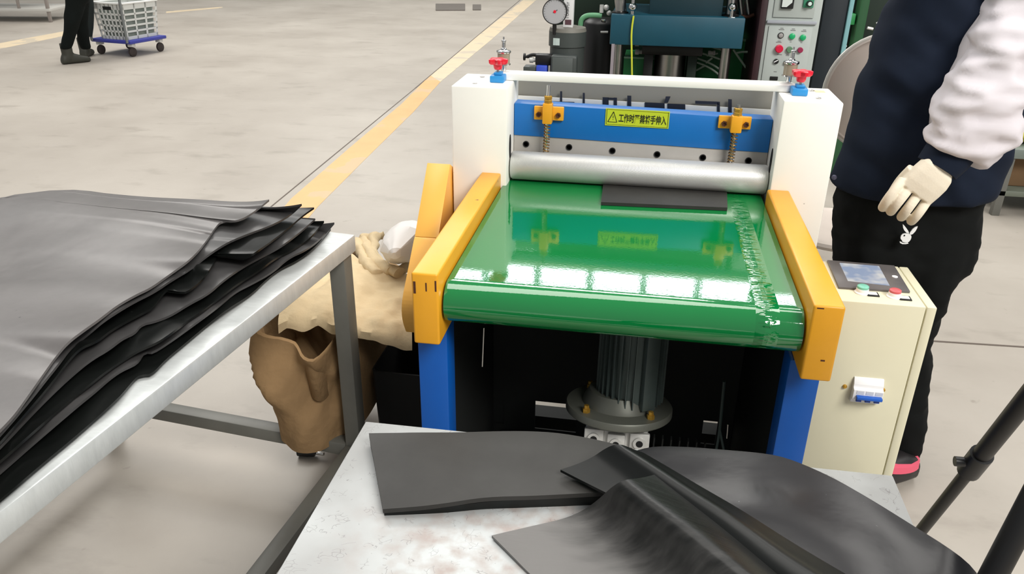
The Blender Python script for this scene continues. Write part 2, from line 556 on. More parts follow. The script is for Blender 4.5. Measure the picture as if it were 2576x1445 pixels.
def text_part(name, body, M, parent, origin_pt, xdir, ydir, size, width=None, extrude=0.0003, bold=0.0, ysc=1.0):
    cu = bpy.data.curves.new('tmp_text', 'FONT')
    cu.body = body; cu.size = size; cu.extrude = extrude; cu.offset = bold
    cu.resolution_u = 3
    to = bpy.data.objects.new('tmp_text', cu)
    COL.objects.link(to)
    dg = bpy.context.evaluated_depsgraph_get()
    dg.update()
    me = bpy.data.meshes.new_from_object(to.evaluated_get(dg))
    bpy.data.objects.remove(to)
    bpy.data.curves.remove(cu)
    xs = [q.co.x for q in me.vertices]; ys = [q.co.y for q in me.vertices]
    if not xs:
        return None
    x0, x1, y0, y1 = min(xs), max(xs), min(ys), max(ys)
    k = (width / (x1 - x0)) if width else 1.0
    X = V(xdir).normalized(); Y = V(ydir).normalized(); Z = X.cross(Y)
    off = origin(parent)
    for q in me.vertices:
        q.co = V(origin_pt) + X * (q.co.x - x0) * k + Y * (q.co.y - y0) * k * ysc + Z * q.co.z - off
    me.name = name
    me.materials.clear(); me.materials.append(M)
    o = bpy.data.objects.new(name, me)
    COL.objects.link(o)
    o.parent = parent
    return o


def remeshed(mb, voxel, smooth_iter=4):
    """fuse overlapping pieces into one continuous skin"""
    me = bpy.data.meshes.new('tmp_body')
    bmesh.ops.recalc_face_normals(mb.bm, faces=mb.bm.faces[:])
    mb.bm.to_mesh(me); mb.bm.free()
    o = bpy.data.objects.new('tmp_body', me)
    COL.objects.link(o)
    r = o.modifiers.new('r', 'REMESH'); r.mode = 'VOXEL'; r.voxel_size = voxel
    s = o.modifiers.new('s', 'SMOOTH'); s.iterations = smooth_iter; s.factor = 0.5
    dg = bpy.context.evaluated_depsgraph_get(); dg.update()
    m2 = bpy.data.meshes.new_from_object(o.evaluated_get(dg))
    bpy.data.objects.remove(o); bpy.data.meshes.remove(me)
    out = MB(); out.bm.from_mesh(m2)
    bpy.data.meshes.remove(m2)
    return out


def lerp(a, b, t):
    return a + (b - a) * t


def resample(pts, n):
    """n points evenly spread along a polyline of vectors"""
    L = [0.0]
    for a, b in zip(pts, pts[1:]):
        L.append(L[-1] + (b - a).length)
    out = []
    j = 0
    for i in range(n):
        d = L[-1] * i / (n - 1)
        while j < len(pts) - 2 and L[j + 1] < d:
            j += 1
        t = (d - L[j]) / max(L[j + 1] - L[j], 1e-9)
        out.append(pts[j].lerp(pts[j + 1], min(max(t, 0), 1)))
    return out


def smooth_line(pts, it=2):
    for _ in range(it):
        q = [pts[0]]
        for a, b in zip(pts, pts[1:]):
            q += [a.lerp(b, 0.25), a.lerp(b, 0.75)]
        q.append(pts[-1])
        pts = q
    return pts


# ================================================================ SETTING
fb = MB()
fb.box(-26, 14, -5, 30, -0.12, 0.0)
struct('floor', fb, floor_mat())

line_yellow = mat('worn_yellow_floor_paint', (222, 172, 116), 0.5, var=0.10, vscale=3, wear=(200, 170, 132), wscale=3, wlim=0.56)
line_pale = mat('faded_yellow_floor_paint', (214, 196, 166), 0.5, var=0.08, vscale=3, wear=(192, 180, 160), wscale=3, wlim=0.56)
joint_mat = mat('dark_floor_joint', (96, 86, 78), 0.8)


def strip(name, pts_l, pts_r, M, z=0.0015):
    b = MB()
    rows = [[V((a.x, a.y, z)), V((c.x, c.y, z))] for a, c in zip(pts_l, pts_r)]
    b.slab(rows, 0.0014)
    return struct(name, b, M)


def fl(u, v):
    return P(u, v, z=0.0)


# near stretch of the yellow line, then its faded continuation
L0 = [fl(640, 610), fl(733, 500), fl(880, 372), fl(1010, 262), fl(1082, 190)]
R0 = [fl(700, 640), fl(800, 520), fl(938, 382), fl(1040, 282), fl(1108, 206)]
strip('trim_1', L0, R0, line_yellow)
strip('trim_2', [fl(1082, 190), fl(1200, 92), fl(1316, 0), fl(1370, -45)], [fl(1108, 206), fl(1236, 100), fl(1349, 0), fl(1400, -45)], line_pale)


def thin(name, a, b, w):
    d = (b - a); n = V((-d.y, d.x, 0)).normalized() * (w / 2)
    return strip(name, [a + n, b + n], [a - n, b - n], joint_mat, 0.0018)


thin('trim_3', fl(600, 588), fl(1045, 222), 0.008)
thin('trim_4', fl(1045, 222), fl(1318, -8), 0.012)
thin('trim_5', fl(2330, 858), fl(2700, 882), 0.010)
thin('trim_6', fl(640, 733), fl(826, 743), 0.007)
strip('trim_7', [fl(-60, 120), fl(160, 79)], [fl(-60, 135), fl(160, 91)], line_pale)
strip('trim_8', [fl(418, 29), fl(560, 17)], [fl(418, 33), fl(560, 20)], line_pale)

# back wall of the hall with its row of clerestory windows (seen only as reflections)
wall_mat = mat('pale_wall_paint', (168, 172, 168), 0.8, var=0.05, vscale=0.5)
wb = MB()
wb.box(-26, 14, 20.0, 20.3, 0, 9.56)
wb.box(-26, 14, 20.0, 20.3, 10.60, 11.5)
struct('wall_back', wb, wall_mat)
glow = mat('bright_window_pane', (250, 252, 255), 0.2, emit=((244, 250, 255), 9.0))
frame_mat = mat('window_frame_paint', (120, 124, 122), 0.5)
for k in range(11):
    x0 = -10.49 + k * 1.61
    w = MB(); w.box(x0, x0 + 0.09, 19.95, 20.2, 9.56, 10.60); w.box(x0 + 1.52, x0 + 1.61, 19.95, 20.2, 9.56, 10.60)
    w.box(x0, x0 + 1.61, 19.95, 20.2, 9.56, 9.62); w.box(x0, x0 + 1.61, 19.95, 20.2, 10.54, 10.60)
    wo = obj('window_%d' % (k + 1), w, frame_mat, None, 0)
    wo['kind'] = 'structure'
    g = MB(); g.box(x0 + 0.09, x0 + 1.52, 20.05, 20.08, 9.62, 10.54)
    obj('pane', g, glow, wo, 0)

# floor hatch plates far back
hatch_mat = mat('dark_hatch_steel', (104, 98, 92), 0.6, var=0.1, vscale=5)
for (u0, v0, u1, v1, lab) in ((1096, 11, 1170, 27, 'larger dark steel floor hatch plate far back on the floor'),
                              (1189, 13, 1210, 26, 'smaller dark steel floor hatch plate beside the larger one')):
    b = MB()
    q = [fl(u0, v1), fl(u1, v1), fl(u1, v0), fl(u0, v0)]
    b.prism([p + V((0, 0, 0.002)) for p in q], (0, 0, 0.012), 0.003)
    solo('floor_hatch', b, hatch_mat, lab, 'hatch', 'floor hatches', 0)

# ================================================================ CUTTING MACHINE
mach = thing('cutting_machine', 'white, blue and yellow rubber cutting machine with a green conveyor belt', 'machine', (0.32, -0.2, 0))
ZT = 1.067        # top of the posts
BZ = 0.826        # belt surface


def post(x0, x1, ytop, zt):
    b = MB()
    b.box(x0, x1, 0.0, ytop, 0.69, zt, 0.004)
    return b


for (x0, x1) in ((-0.1235, 0.0135), (0.6466, 0.776)):
    po = obj('post_cover', post(x0, x1, 0.172, ZT), white_paint, mach)
    lw = MB(); lw.box(x0 + 0.004, x1 - 0.004, 0.034, 0.168, 0.0, 0.69)
    obj('post_foot', lw, dark_panel, po, 0)
    # slotted bearing opening on the inner face
    xi = x1 if x0 < 0.2 else x0
    s = MB()
    s.lathe([(0.020, -0.0015), (0.020, 0.0015)], (xi, 0.045, 0.915), (1, 0, 0), 20)
    s.warp(lambda c: V((c.x, 0.045 + (c.y - 0.045) * 0.55, 0.915 + (c.z - 0.915) * 1.5)))
    obj('bearing_slot', s, dark_hole, po)
    xs = x0 + (0.05 if x0 < 0.2 else 0.088)
    if x0 > 0.2:
        w = MB(); w.box(0.735, 0.757, 0.115, 0.137, ZT, ZT + 0.0012)
        obj('sticker', w, mat('tan_sticker', (226, 206, 160), 0.6), po, label='small tan square sticker on top')
    for (dx, dy) in ((0.0, 0.04), (0.0, 0.13)):
        w = MB(); w.lathe([(0.006, 0), (0.006, 0.002), (0.003, 0.003)], (xs if x0 < 0.2 else 0.728, dy, ZT), (0, 0, 1), 12)
        obj('cover_screw', w, steel, po)

# crossbar lying on the post tops
b = MB()
b.box(-0.022, 0.684, 0.092, 0.150, ZT, ZT + 0.016, 0.0)
b = MB()
pts = [V((-0.012, 0.095, 0)), V((0.668, 0.095, 0)), V((0.684, 0.106, 0)), V((0.688, 0.120, 0)), V((0.684, 0.134, 0)), V((0.668, 0.146, 0)), V((-0.012, 0.146, 0)), V((-0.030, 0.134, 0)), V((-0.034, 0.120, 0)), V((-0.030, 0.106, 0))]
b.prism([p + V((0, 0, ZT + 0.0005)) for p in pts], (0, 0, 0.017), 0.003)
obj('crossbar', b, white_bar, mach)

# blue knife beam with the ground blade under it (it sits very slightly out of level)
YB = 0.100


def tz(x, z0, z1):
    return z0 + (z1 - z0) * (x - 0.018) / 0.625


def face(x0, x1, a0, a1, b0, b1, y0, y1, bev=0.0):
    return MB().prism([V((x0, y0, tz(x0, a0, a1))), V((x1, y0, tz(x1, a0, a1))), V((x1, y0, tz(x1, b0, b1))), V((x0, y0, tz(x0, b0, b1)))], (0, y1 - y0, 0), bev)


beam = obj('knife_beam', face(0.0145, 0.6455, 0.930, 0.919, 1.0115, 1.001, YB, YB + 0.05, 0.002), blue_paint, mach)
blade = obj('blade_plate', face(0.0145, 0.6455, 0.802, 0.792, 0.930, 0.919, YB + 0.003, YB + 0.045, 0.001), blade_steel, mach)
for x, z in ((0.046, 0.9075), (0.157, 0.9055), (0.267, 0.9025), (0.379, 0.8995), (0.4915, 0.898), (0.602, 0.8965)):
    s = MB(); s.lathe([(0.0082, 0.0), (0.0082, -0.002), (0.006, -0.002), (0.006, 0.001)], (x, YB + 0.003, z), (0, 1, 0), 18)
    obj('bolt_hole', s, dark_hole, blade)

# yellow warning plate
wl = obj('warning_label', face(0.2445, 0.4005, 0.9685, 0.9655, 1.0110, 1.0075, YB - 0.002, YB, 0.0), label_yellow, beam)
YL = YB - 0.0024


def mark(quads, M=ink, name='print', par=wl):
    s = MB()
    for q in quads:
        s.prism([V((p[0], YL, p[1])) for p in q], (0, 0.0006, 0))
    return obj(name, s, M, par, 0)


def ln(a, c, w):
    a = V((a[0], a[1], 0)); c = V((c[0], c[1], 0)); d = (c - a).normalized(); n = V((-d.y, d.x, 0)) * w / 2
    return [(a + n)[:2], (c + n)[:2], (c - n)[:2], (a - n)[:2]]


x0, x1, zb, zt_ = 0.2475, 0.3975, 0.9708, 1.0062
S_ = []
S_ += [ln((x0, zb + 0.0003), (x0, zt_ + 0.0015), 0.0011), ln((x1, zb - 0.002), (x1, zt_), 0.0011), ln((x0, zb), (x1, zb - 0.0020), 0.0006), ln((x0, zt_ + 0.0015), (x1, zt_ - 0.001), 0.0006)]
ta, tb, tc_ = (0.2510, 0.9765), (0.2640, 1.0020), (0.2735, 0.9765)
S_ += [ln(ta, tb, 0.0020), ln(tb, tc_, 0.0017), ln(ta, tc_, 0.0014), ln((0.2636, 0.9925), (0.2636, 0.9865), 0.0015), ln((0.2636, 0.9838), (0.2636, 0.9822), 0.0015)]
mark(S_, ink, 'warning_sign')
text_part('warning_text', '\u5de5\u4f5c\u65f6\u4e25\u7981\u5c06\u624b\u4f38\u5165', ink, wl, (0.2775, YL, 0.9765), (1, 0, -0.014), (0, 0, 1), 0.013, 0.1165, 0.0003, 0.00025, 1.75)

# yellow brackets with hold-down rods and springs
for (bx0, bx1, ax0, ax1, zlo, zhi, zn) in ((0.0665, 0.141, 0.0905, 0.1145, 0.9745, 1.0085, 1.0235), (0.5175, 0.5945, 0.5450, 0.5715, 0.976, 1.0065, 1.0150)):
    br = MB(); br.box(bx0, bx1, YB - 0.010, YB, zlo, zhi, 0.002)
    bo = obj('clamp_bracket', br, yellow_paint, mach)
    ar = MB(); ar.box(ax0, ax1, YB - 0.034, YB - 0.010, zlo - 0.005, zn - 0.003, 0.003)
    obj('clamp_arm', ar, yellow_paint, bo)
    for xx in ((bx0 + ax0) / 2, (bx1 + ax1) / 2):
        s = MB(); s.lathe([(0.0068, 0), (0.0068, -0.006), (0.004, -0.006), (0.004, -0.003)], (xx, YB - 0.010, (zlo + zhi) / 2 - 0.003), (0, 1, 0), 6)
        obj('bolt', s, rust, bo)
    cx = (ax0 + ax1) / 2; cy = YB - 0.022
    s = MB(); s.lathe([(0.0105, 0.0), (0.0105, 0.008), (0.0095, 0.009), (0.0095, 0.0105), (0.0105, 0.0115), (0.0105, 0.0175), (0.0085, 0.0185)], (cx, cy, zn - 0.004), (0, 0, 1), 6)
    obj('hex_nut', s, brass, bo, 20)
    s = MB(); s.cyl((cx - 0.003, cy, 0.82), (cx, cy, zn + (0.040 if cx < 0.3 else 0.022)), 0.0045, 12)
    obj('threaded_rod', s, chrome if cx < 0.3 else steel, bo)
    s = MB()
    hp = [V((cx - 0.003 * t / 170.0 + 0.0072 * math.cos(t * 0.62), cy + 0.0072 * math.sin(t * 0.62), zlo - 0.006 - 0.13 * t / 170.0)) for t in range(171)]
    s.tube(hp, 0.0017, 6)
    obj('coil_spring', s, spring_mat, bo)

# rear guard plates seen through the gap above the beam
s = MB().prism([V((-0.06, 0.245, 0.985)), V((0.73, 0.245, 0.970)), V((0.73, 0.245, 1.060)), V((-0.06, 0.245, 1.064))], (0, 0.004, 0))
obj('rear_guard', s, mat('grey_guard_paint', (128, 126, 118), 0.6), mach)
Y2 = 0.235
ra = P(1301, 241, y=Y2); rb = P(1874, 271, y=Y2)
s = MB().prism([V((-0.05, Y2, 0.90)), V((0.72, Y2, 0.89)), V((0.72, Y2, rb.z - 0.003)), V((-0.05, Y2, ra.z + 0.001))], (0, 0.004, 0))
rp = obj('rear_plate', s, mat('pale_rear_plate', (246, 244, 240), 0.5), mach)
s = MB()
for (u0, v0, u1, v1) in ((1409, 230, 1414, 262), (1391, 255, 1445, 268), (1466, 234, 1471, 268), (1516, 245, 1531, 270), (1529, 246, 1545, 251), (1544, 246, 1552, 270), (1578, 241, 1588, 270),
                         (1622, 258, 1672, 274), (1679, 261, 1724, 274), (1749, 254, 1811, 261), (1804, 258, 1811, 282), (1832, 250, 1841, 284)):
    q = [P(u0, v1, y=Y2 - 0.002), P(u1, v1 + (u1 - u0) * 0.04, y=Y2 - 0.002), P(u1, v0 + (u1 - u0) * 0.04, y=Y2 - 0.002), P(u0, v0, y=Y2 - 0.002)]
    s = MB(); s.prism(q, (0, 0.003, 0)); obj('lettering_stroke', s, ink_dark, rp, 0)
q = [P(1671, 259, y=Y2 - 0.002), P(1680, 259, y=Y2 - 0.002), P(1687, 243, y=Y2 - 0.002), P(1675, 243, y=Y2 - 0.002)]
s = MB(); s.prism(q, (0, 0.003, 0)); obj('lettering_stroke', s, ink_dark, rp, 0)

# knurled feed roller
rl = MB()
prof = [(0.012, -0.004), (0.012, 0.0), (0.033, 0.0), (0.0355, 0.004), (0.0355, 0.622), (0.033, 0.626), (0.012, 0.626), (0.012, 0.630)]
rl.lathe(prof, (0.0175, 0.058, 0.864), (1, 0, 0), 48)
obj('feed_roller', rl, knurl_mat(), mach)

# conveyor belt: a closed loop over two rollers
bl = MB()
prof = []
yf, yr, r = -0.575, 0.42, 0.0405
zc = BZ - r
for k in range(25):
    a = PI / 2 + PI * k / 24
    prof.append((yf + r * math.cos(a), zc + r * math.sin(a)))
for k in range(13):
    a = -PI / 2 + PI * k / 12
    prof.append((yr + r * math.cos(a), zc + r * math.sin(a)))
prof = [(0.414, BZ), (-0.5695, BZ)] + prof + []
outer = prof[::-1]
inner = [(y + (0.0025 if y < -0.5 else 0), z + (-0.0025 if z > zc else 0.0025)) for y, z in outer]
ro = []
for x in (0.0045, 0.6355):
    ro.append([V((x, y, z)) for y, z in outer])
n = len(outer)
b = bl.bm
A_ = [b.verts.new(p) for p in ro[0]]; B_ = [b.verts.new(p) for p in ro[1]]
C_ = [b.verts.new(V((0.0045, y, z))) for y, z in inner]; D_ = [b.verts.new(V((0.6355, y, z))) for y, z in inner]
for i in range(n):
    j = (i + 1) % n
    b.faces.new((A_[i], A_[j], B_[j], B_[i])); b.faces.new((C_[i], D_[i], D_[j], C_[j]))
    b.faces.new((A_[i], C_[i], C_[j], A_[j])); b.faces.new((B_[i], B_[j], D_[j], D_[i]))
obj('conveyor_belt', bl, belt_mat(), mach, 50)
for yy in (yf, yr):
    s = MB(); s.cyl((0.007, yy, zc), (0.633, yy, zc), r - 0.004, 32)
    obj('belt_roller', s, steel, mach)
s = MB(); s.box(0.02, 0.62, -0.52, -0.02, BZ - 0.012, BZ - 0.004)
obj('belt_bed', s, steel, mach)

# yellow side rails
for (a, c) in (((-0.0495, 0.0)), ((0.6395, 0.6905))):
    s = MB(); s.box(a, c, -0.6300, -0.0008, 0.7145, 0.8586, 0.0045, 3)
    ro_ = obj('side_rail', s, yellow_paint, mach)
    s = MB()
    if a < 0.2:
        for (u, v, w_, h_) in ((-0.0435, 0.835, 0.0022, 0.017), (-0.022, 0.836, 0.0013, 0.012), (-0.0045, 0.840, 0.0015, 0.015)):
            s.box(u - w_, u + w_, -0.6304, -0.6296, v - h_, v + h_ * 0.4)
    else:
        s.box(0.667, 0.674, -0.6304, -0.6296, 0.7545, 0.7575); obj('paint_chip', s, rust, ro_, 0); s = MB()
        s.box(0.645, 0.656, -0.6304, -0.6296, 0.8525, 0.8545)
    obj('paint_chip', s, rust, ro_, 0)

# blue legs, added dark side sheets, base
for (a, c) in ((-0.064, -0.004), (0.634, 0.692)):
    s = MB(); s.box(a, c, -0.560, -0.500, 0.012, 0.7135, 0.004)
    obj('frame_leg', s, blue_leg, mach)
    s = MB(); s.box(a + 0.005, c - 0.005, -0.555, -0.505, 0.0, 0.012)
    obj('rubber_foot', s, black_plastic, mach)
for x in (-0.028, 0.655):
    s = MB(); s.box(x - 0.004, x + 0.004, -0.4995, 0.030, 0.06, 0.713)
    obj('side_panel', s, dark_panel, mach)  # dark sheets added to keep light out of the frame
# back panel with its see-through openings
s = MB()
YP = 0.03
holes = []
for q in (((1205, 1005), (1268, 1060)), ((1345, 1020), (1452, 1078)), ((1762, 1062), (1806, 1116))):
    p0 = P(q[0][0], q[1][1], y=YP); p1 = P(q[1][0], q[0][1], y=YP)
    holes.append((p0.x, p1.x, p0.z, p1.z))
xs = sorted({-0.030, 0.657} | {h[0] for h in holes} | {h[1] for h in holes})
zs = sorted({0.05, 0.78} | {h[2] for h in holes} | {h[3] for h in holes})
for i in range(len(xs) - 1):
    for j in range(len(zs) - 1):
        mx_ = (xs[i] + xs[i + 1]) / 2; mz = (zs[j] + zs[j + 1]) / 2
        if any(h[0] < mx_ < h[1] and h[2] < mz < h[3] for h in holes):
            continue
        s.box(xs[i], xs[i + 1], YP, YP + 0.004, zs[j], zs[j + 1])
obj('back_panel', s, dark_panel, mach, 0)
s = MB(); s.box(0.0, 0.64, -0.49, 0.02, 0.05, 0.075)
obj('base_frame', s, dark_panel, mach, 0); s = MB(); s.box(-0.06, 0.69, 0.1, 0.16, 0.02, 0.08)
obj('base_frame', s, dark_panel, mach, 0)
# thin bright rods inside the frame
s = MB(); s.cyl(P(1217, 825, y=-0.42), P(1213, 922, y=-0.42), 0.0022, 8)
obj('tie_rod', s, chrome, mach); s = MB(); s.cyl(P(1832, 1068, y=-0.42), P(1829, 1103, y=-0.42), 0.0022, 8)
obj('tie_rod', s, chrome, mach)
s = MB(); s.cyl(P(1822, 960, y=-0.40), P(1810, 1085, y=-0.40), 0.0035, 8)
s.tube([P(1810, 1080, y=-0.40), P(1816, 1110, y=-0.41), P(1822, 1140, y=-0.42)], 0.003, 8)
s.tube([P(1810, 1080, y=-0.40), P(1806, 1110, y=-0.41), P(1800, 1140, y=-0.42)], 0.003, 8)
obj('cable', s, mat('dark_green_cable', (24, 40, 38), 0.6), mach)

# hanging gear motor
MX, MY = 0.357, -0.30
TA = math.radians(10)


def tilt(mb):
    def f(c):
        dy, dz = c.y - MY, c.z - 0.405
        return V((c.x, MY + dy * math.cos(TA) + dz * math.sin(TA), 0.405 + dz * math.cos(TA) - dy * math.sin(TA)))
    return mb.warp(f)


mot = MB()
mot.cyl((MX, MY, 0.425), (MX, MY, 0.770), 0.066, 36)
mo = obj('gear_motor', tilt(mot), motor_grey, mach)
for k in range(30):
    a = 2 * PI * k / 30
    if -0.35 < a - 5.35 < 0.28:
        continue
    f = MB()
    d = V((math.cos(a), math.sin(a), 0)); t = V((-d.y, d.x, 0))
    f.obox(V((MX, MY, 0.590)) + d * 0.0705, d * 0.007, t * 0.0012, V((0, 0, 0.158)))
    obj('cooling_fin', tilt(f), motor_grey, mo, 0)
f = MB(); d = V((math.cos(5.30), math.sin(5.30), 0)); t = V((-d.y, d.x, 0))
f.obox(V((MX, MY, 0.590)) + d * 0.070, d * 0.010, t * 0.017, V((0, 0, 0.160)), 0.002)
obj('terminal_strip', tilt(f), motor_grey, mo)
f = MB()
f.lathe([(0.05, 0.452), (0.070, 0.450), (0.082, 0.428), (0.085, 0.418), (0.121, 0.415), (0.123, 0.412), (0.123, 0.399), (0.120, 0.396), (0.05, 0.396)], (MX - 0.022, MY, 0), (0, 0, 1), 56)
fl_ = obj('flange', tilt(f), mat('grey_flange_casting', (104, 106, 98), 0.45, metal=0.3, var=0.1, vscale=15), mach)
for a in (3.95, 5.48, 0.8, 2.35):
    f = MB(); f.lathe([(0.009, 0), (0.009, 0.010), (0.006, 0.011), (0.006, 0.018)], (MX - 0.022 + 0.103 * math.cos(a), MY + 0.103 * math.sin(a), 0.415), (0, 0, 1), 6)
    obj('flange_bolt', tilt(f), brass, fl_, 20)
g = MB()
gx = MX - 0.022
g.box(gx - 0.070, gx + 0.070, MY - 0.070, MY + 0.07, 0.235, 0.395, 0.006)
go = obj('gearbox', tilt(g), alu, mach)
for (cx, w_) in ((-0.050, 0.022), (0.0, 0.020), (0.052, 0.022)):
    g = MB()
    cz = 0.358 if cx else 0.350
    g.box(gx + cx - w_, gx + cx + w_, MY - 0.082, MY - 0.0705, cz - 0.022, cz + 0.022, 0.003)
    g.lathe([(0.008, 0.001), (0.014, 0.001), (0.014, -0.006), (0.008, -0.006)], (gx + cx, MY - 0.082, cz), (0, 1, 0), 20)
    obj('gearbox_lug', tilt(g), alu, go)
    g = MB(); g.lathe([(0.0078, -0.0066), (0.0078, -0.0055)], (gx + cx, MY - 0.0822, cz), (0, 1, 0), 16)
    obj('lug_bore', tilt(g), dark_hole, go)
for k in range(7):
    g = MB(); g.box(0.42 + k * 0.019, 0.423 + k * 0.019, -0.345, -0.33, 0.24, 0.36)
    obj('rib', g, dark_panel, mach, 0)

# orange belt guard on the left side
gd = MB()
go_pts = [P(u, v, x=-0.186) for u, v in ((1075, 410), (1043, 595), (1022, 700), (1012, 750), (1010, 785), (1014, 812), (1022, 834))]
prof = [(p.y, p.z) for p in go_pts]
back = [(y + 0.10 + 0.12 * i / 6, z) for i, (y, z) in enumerate(prof)][::-1]
XO, XI = -0.186, -0.1275
seam = prof[1]


def guard_piece(pr, notch):
    g_ = MB()
    back_ = [(pr[-1][0] + 0.25, pr[-1][1]), (pr[0][0] + 0.24, pr[0][1] - notch)]
    g_.prism([V((XO, y, z)) for y, z in pr + back_], (XI - XO, 0, 0), 0.001)
    return g_


top = [prof[0], prof[1]]
low = [(q.x, q.y) for q in smooth_line([V((y - 0.001, z - 0.001, 0)) for y, z in prof[1:]], 2)]
# upper half folds back over the top
obj('belt_guard', guard_piece(top, 0.12), orange_paint, mach, 25)
obj('belt_guard', guard_piece(low, 0.001), orange_paint, mach, 25)

# ---- star knobs and oil cups on the post tops
for (kx, lab) in ((-0.023, None), (0.6895, None)):
    kb = MB(); kb.box(kx - 0.0175, kx + 0.0175, 0.058, 0.098, ZT, ZT + 0.017, 0.003)
    kb.box(kx - 0.009, kx + 0.011, 0.066, 0.090, ZT + 0.017, ZT + 0.024, 0.002)
    ko = obj('knob_block', kb, cyan_paint, mach)
    kb = MB(); kb.cyl((kx, 0.075, ZT + 0.024), (kx, 0.075, ZT + 0.034), 0.003, 10)
    obj('knob_screw', kb, steel, ko)
    kb = MB()
    zz = ZT + 0.030
    rings = []
    for (h, k, am) in ((0.0, 0.0085, 0.0), (0.004, 0.0105, 0.0), (0.012, 0.0115, 0.0), (0.0125, 0.0165, 0.25), (0.016, 0.0195, 0.24), (0.024, 0.0205, 0.22), (0.026, 0.0175, 0.2), (0.0265, 0.004, 0.0)):
        rings.append([V((kx + k * (1 + am * math.cos(5 * a)) * math.cos(a), 0.075 + k * (1 + am * math.cos(5 * a)) * math.sin(a), zz + h)) for a in [2 * PI * q / 40 for q in range(40)]])
    kb.loft(rings)
    obj('star_knob', kb, red_plastic, ko, 30)
for (ox, oy) in ((-0.0185, 0.128), (0.672, 0.130)):
    oc = MB(); oc.lathe([(0.006, 0.0), (0.006, 0.018), (0.0175, 0.019), (0.0175, 0.022), (0.0165, 0.022)], (ox, oy, ZT + 0.014), (0, 0, 1), 24)
    oo = obj('oil_cup', oc, chrome, mach)
    oc = MB(); oc.lathe([(0.0155, 0.022), (0.0155, 0.048)], (ox, oy, ZT + 0.014), (0, 0, 1), 24)
    obj('oil_glass', oc, mat('oily_glass', (150, 138, 118), 0.08, spec=0.8), oo)
    oc = MB(); oc.lathe([(0.0178, 0.048), (0.0185, 0.050), (0.0178, 0.053), (0.008, 0.055), (0.007, 0.058), (0.0045, 0.060), (0.0045, 0.074), (0.006, 0.075), (0.006, 0.078), (0.002, 0.079), (0.002, 0.086)], (ox, oy, ZT + 0.014), (0, 0, 1), 24)
    obj('oil_cap', oc, chrome, oo)

# strip of rubber going under the roller
rs = MB()
c = [P(1512, 509, z=BZ + 0.008), P(1830, 523, z=BZ + 0.008)]
far = 0.0
rows = []
ln_far = [V((0.2535, 0.050, 0)), V((0.5700, 0.050, 0))]
for i in range(8):
    t = i / 7
    rows.append([V((lerp(lerp(c[0].x, c[1].x, s_), lerp(0.2495, 0.560, s_), t), lerp(lerp(c[0].y, c[1].y, s_), 0.13, t), BZ + 0.0085 - 0.004 * t)) for s_ in [k / 10 for k in range(11)]])
rs.slab(rows, lambda i, j: 0.0078 - 0.004 * i / 7)
solo('rubber_strip', rs, rubber_slab, 'small flat black rubber strip lying on the green belt under the roller', 'rubber sheet')

# ================================================================ CONTROL CABINET
cab = thing('control_cabinet', 'cream control cabinet with touch screen and breaker beside the cutting machine', 'cabinet', (0.85, -0.243, 0))
ZC = 0.742
s = MB(); s.box(0.728, 0.9215, -0.3466, -0.139, 0.03, ZC, 0.003)
cb = obj('cabinet_body', s, cream, cab)
s = MB(); s.box(0.923, 0.942, -0.3466, -0.139, 0.03, ZC, 0.003)
obj('side_door', s, cream, cab)
s = MB(); s.box(0.74, 0.935, -0.335, -0.15, 0.0, 0.03)
obj('plinth', s, black_plastic, cab)
s = MB()
pb = [P(2081, 654, z=ZC + 0.005), P(2250, 668, z=ZC + 0.005), P(2290, 733, z=ZC + 0.005), P(2110, 722, z=ZC + 0.005)]
s.prism([p - V((0, 0, 0.005)) for p in pb], (0, 0, 0.005), 0.001)
ts = obj('touch_panel', s, bezel_mat, cab)


def screen_mat():
    M = bpy.data.materials.new('lit_screen')
    M.use_nodes = True
    N = M.node_tree.nodes; L = M.node_tree.links
    b_ = N['Principled BSDF']
    b_.inputs['Roughness'].default_value = 0.15
    tc = N.new('ShaderNodeTexCoord'); n_ = N.new('ShaderNodeTexNoise'); n_.inputs['Scale'].default_value = 26
    L.new(tc.outputs['Object'], n_.inputs['Vector'])
    cr = N.new('ShaderNodeValToRGB')
    cr.color_ramp.elements[0].position = 0.40; cr.color_ramp.elements[0].color = lin((150, 168, 196))
    cr.color_ramp.elements[1].position = 0.62; cr.color_ramp.elements[1].color = lin((222, 222, 218))
    L.new(n_.outputs['Fac'], cr.inputs[0])
    b_.inputs['Base Color'].default_value = (0.05, 0.05, 0.06, 1)
    L.new(cr.outputs[0], b_.inputs['Emission Color'])
    b_.inputs['Emission Strength'].default_value = 0.8
    return M


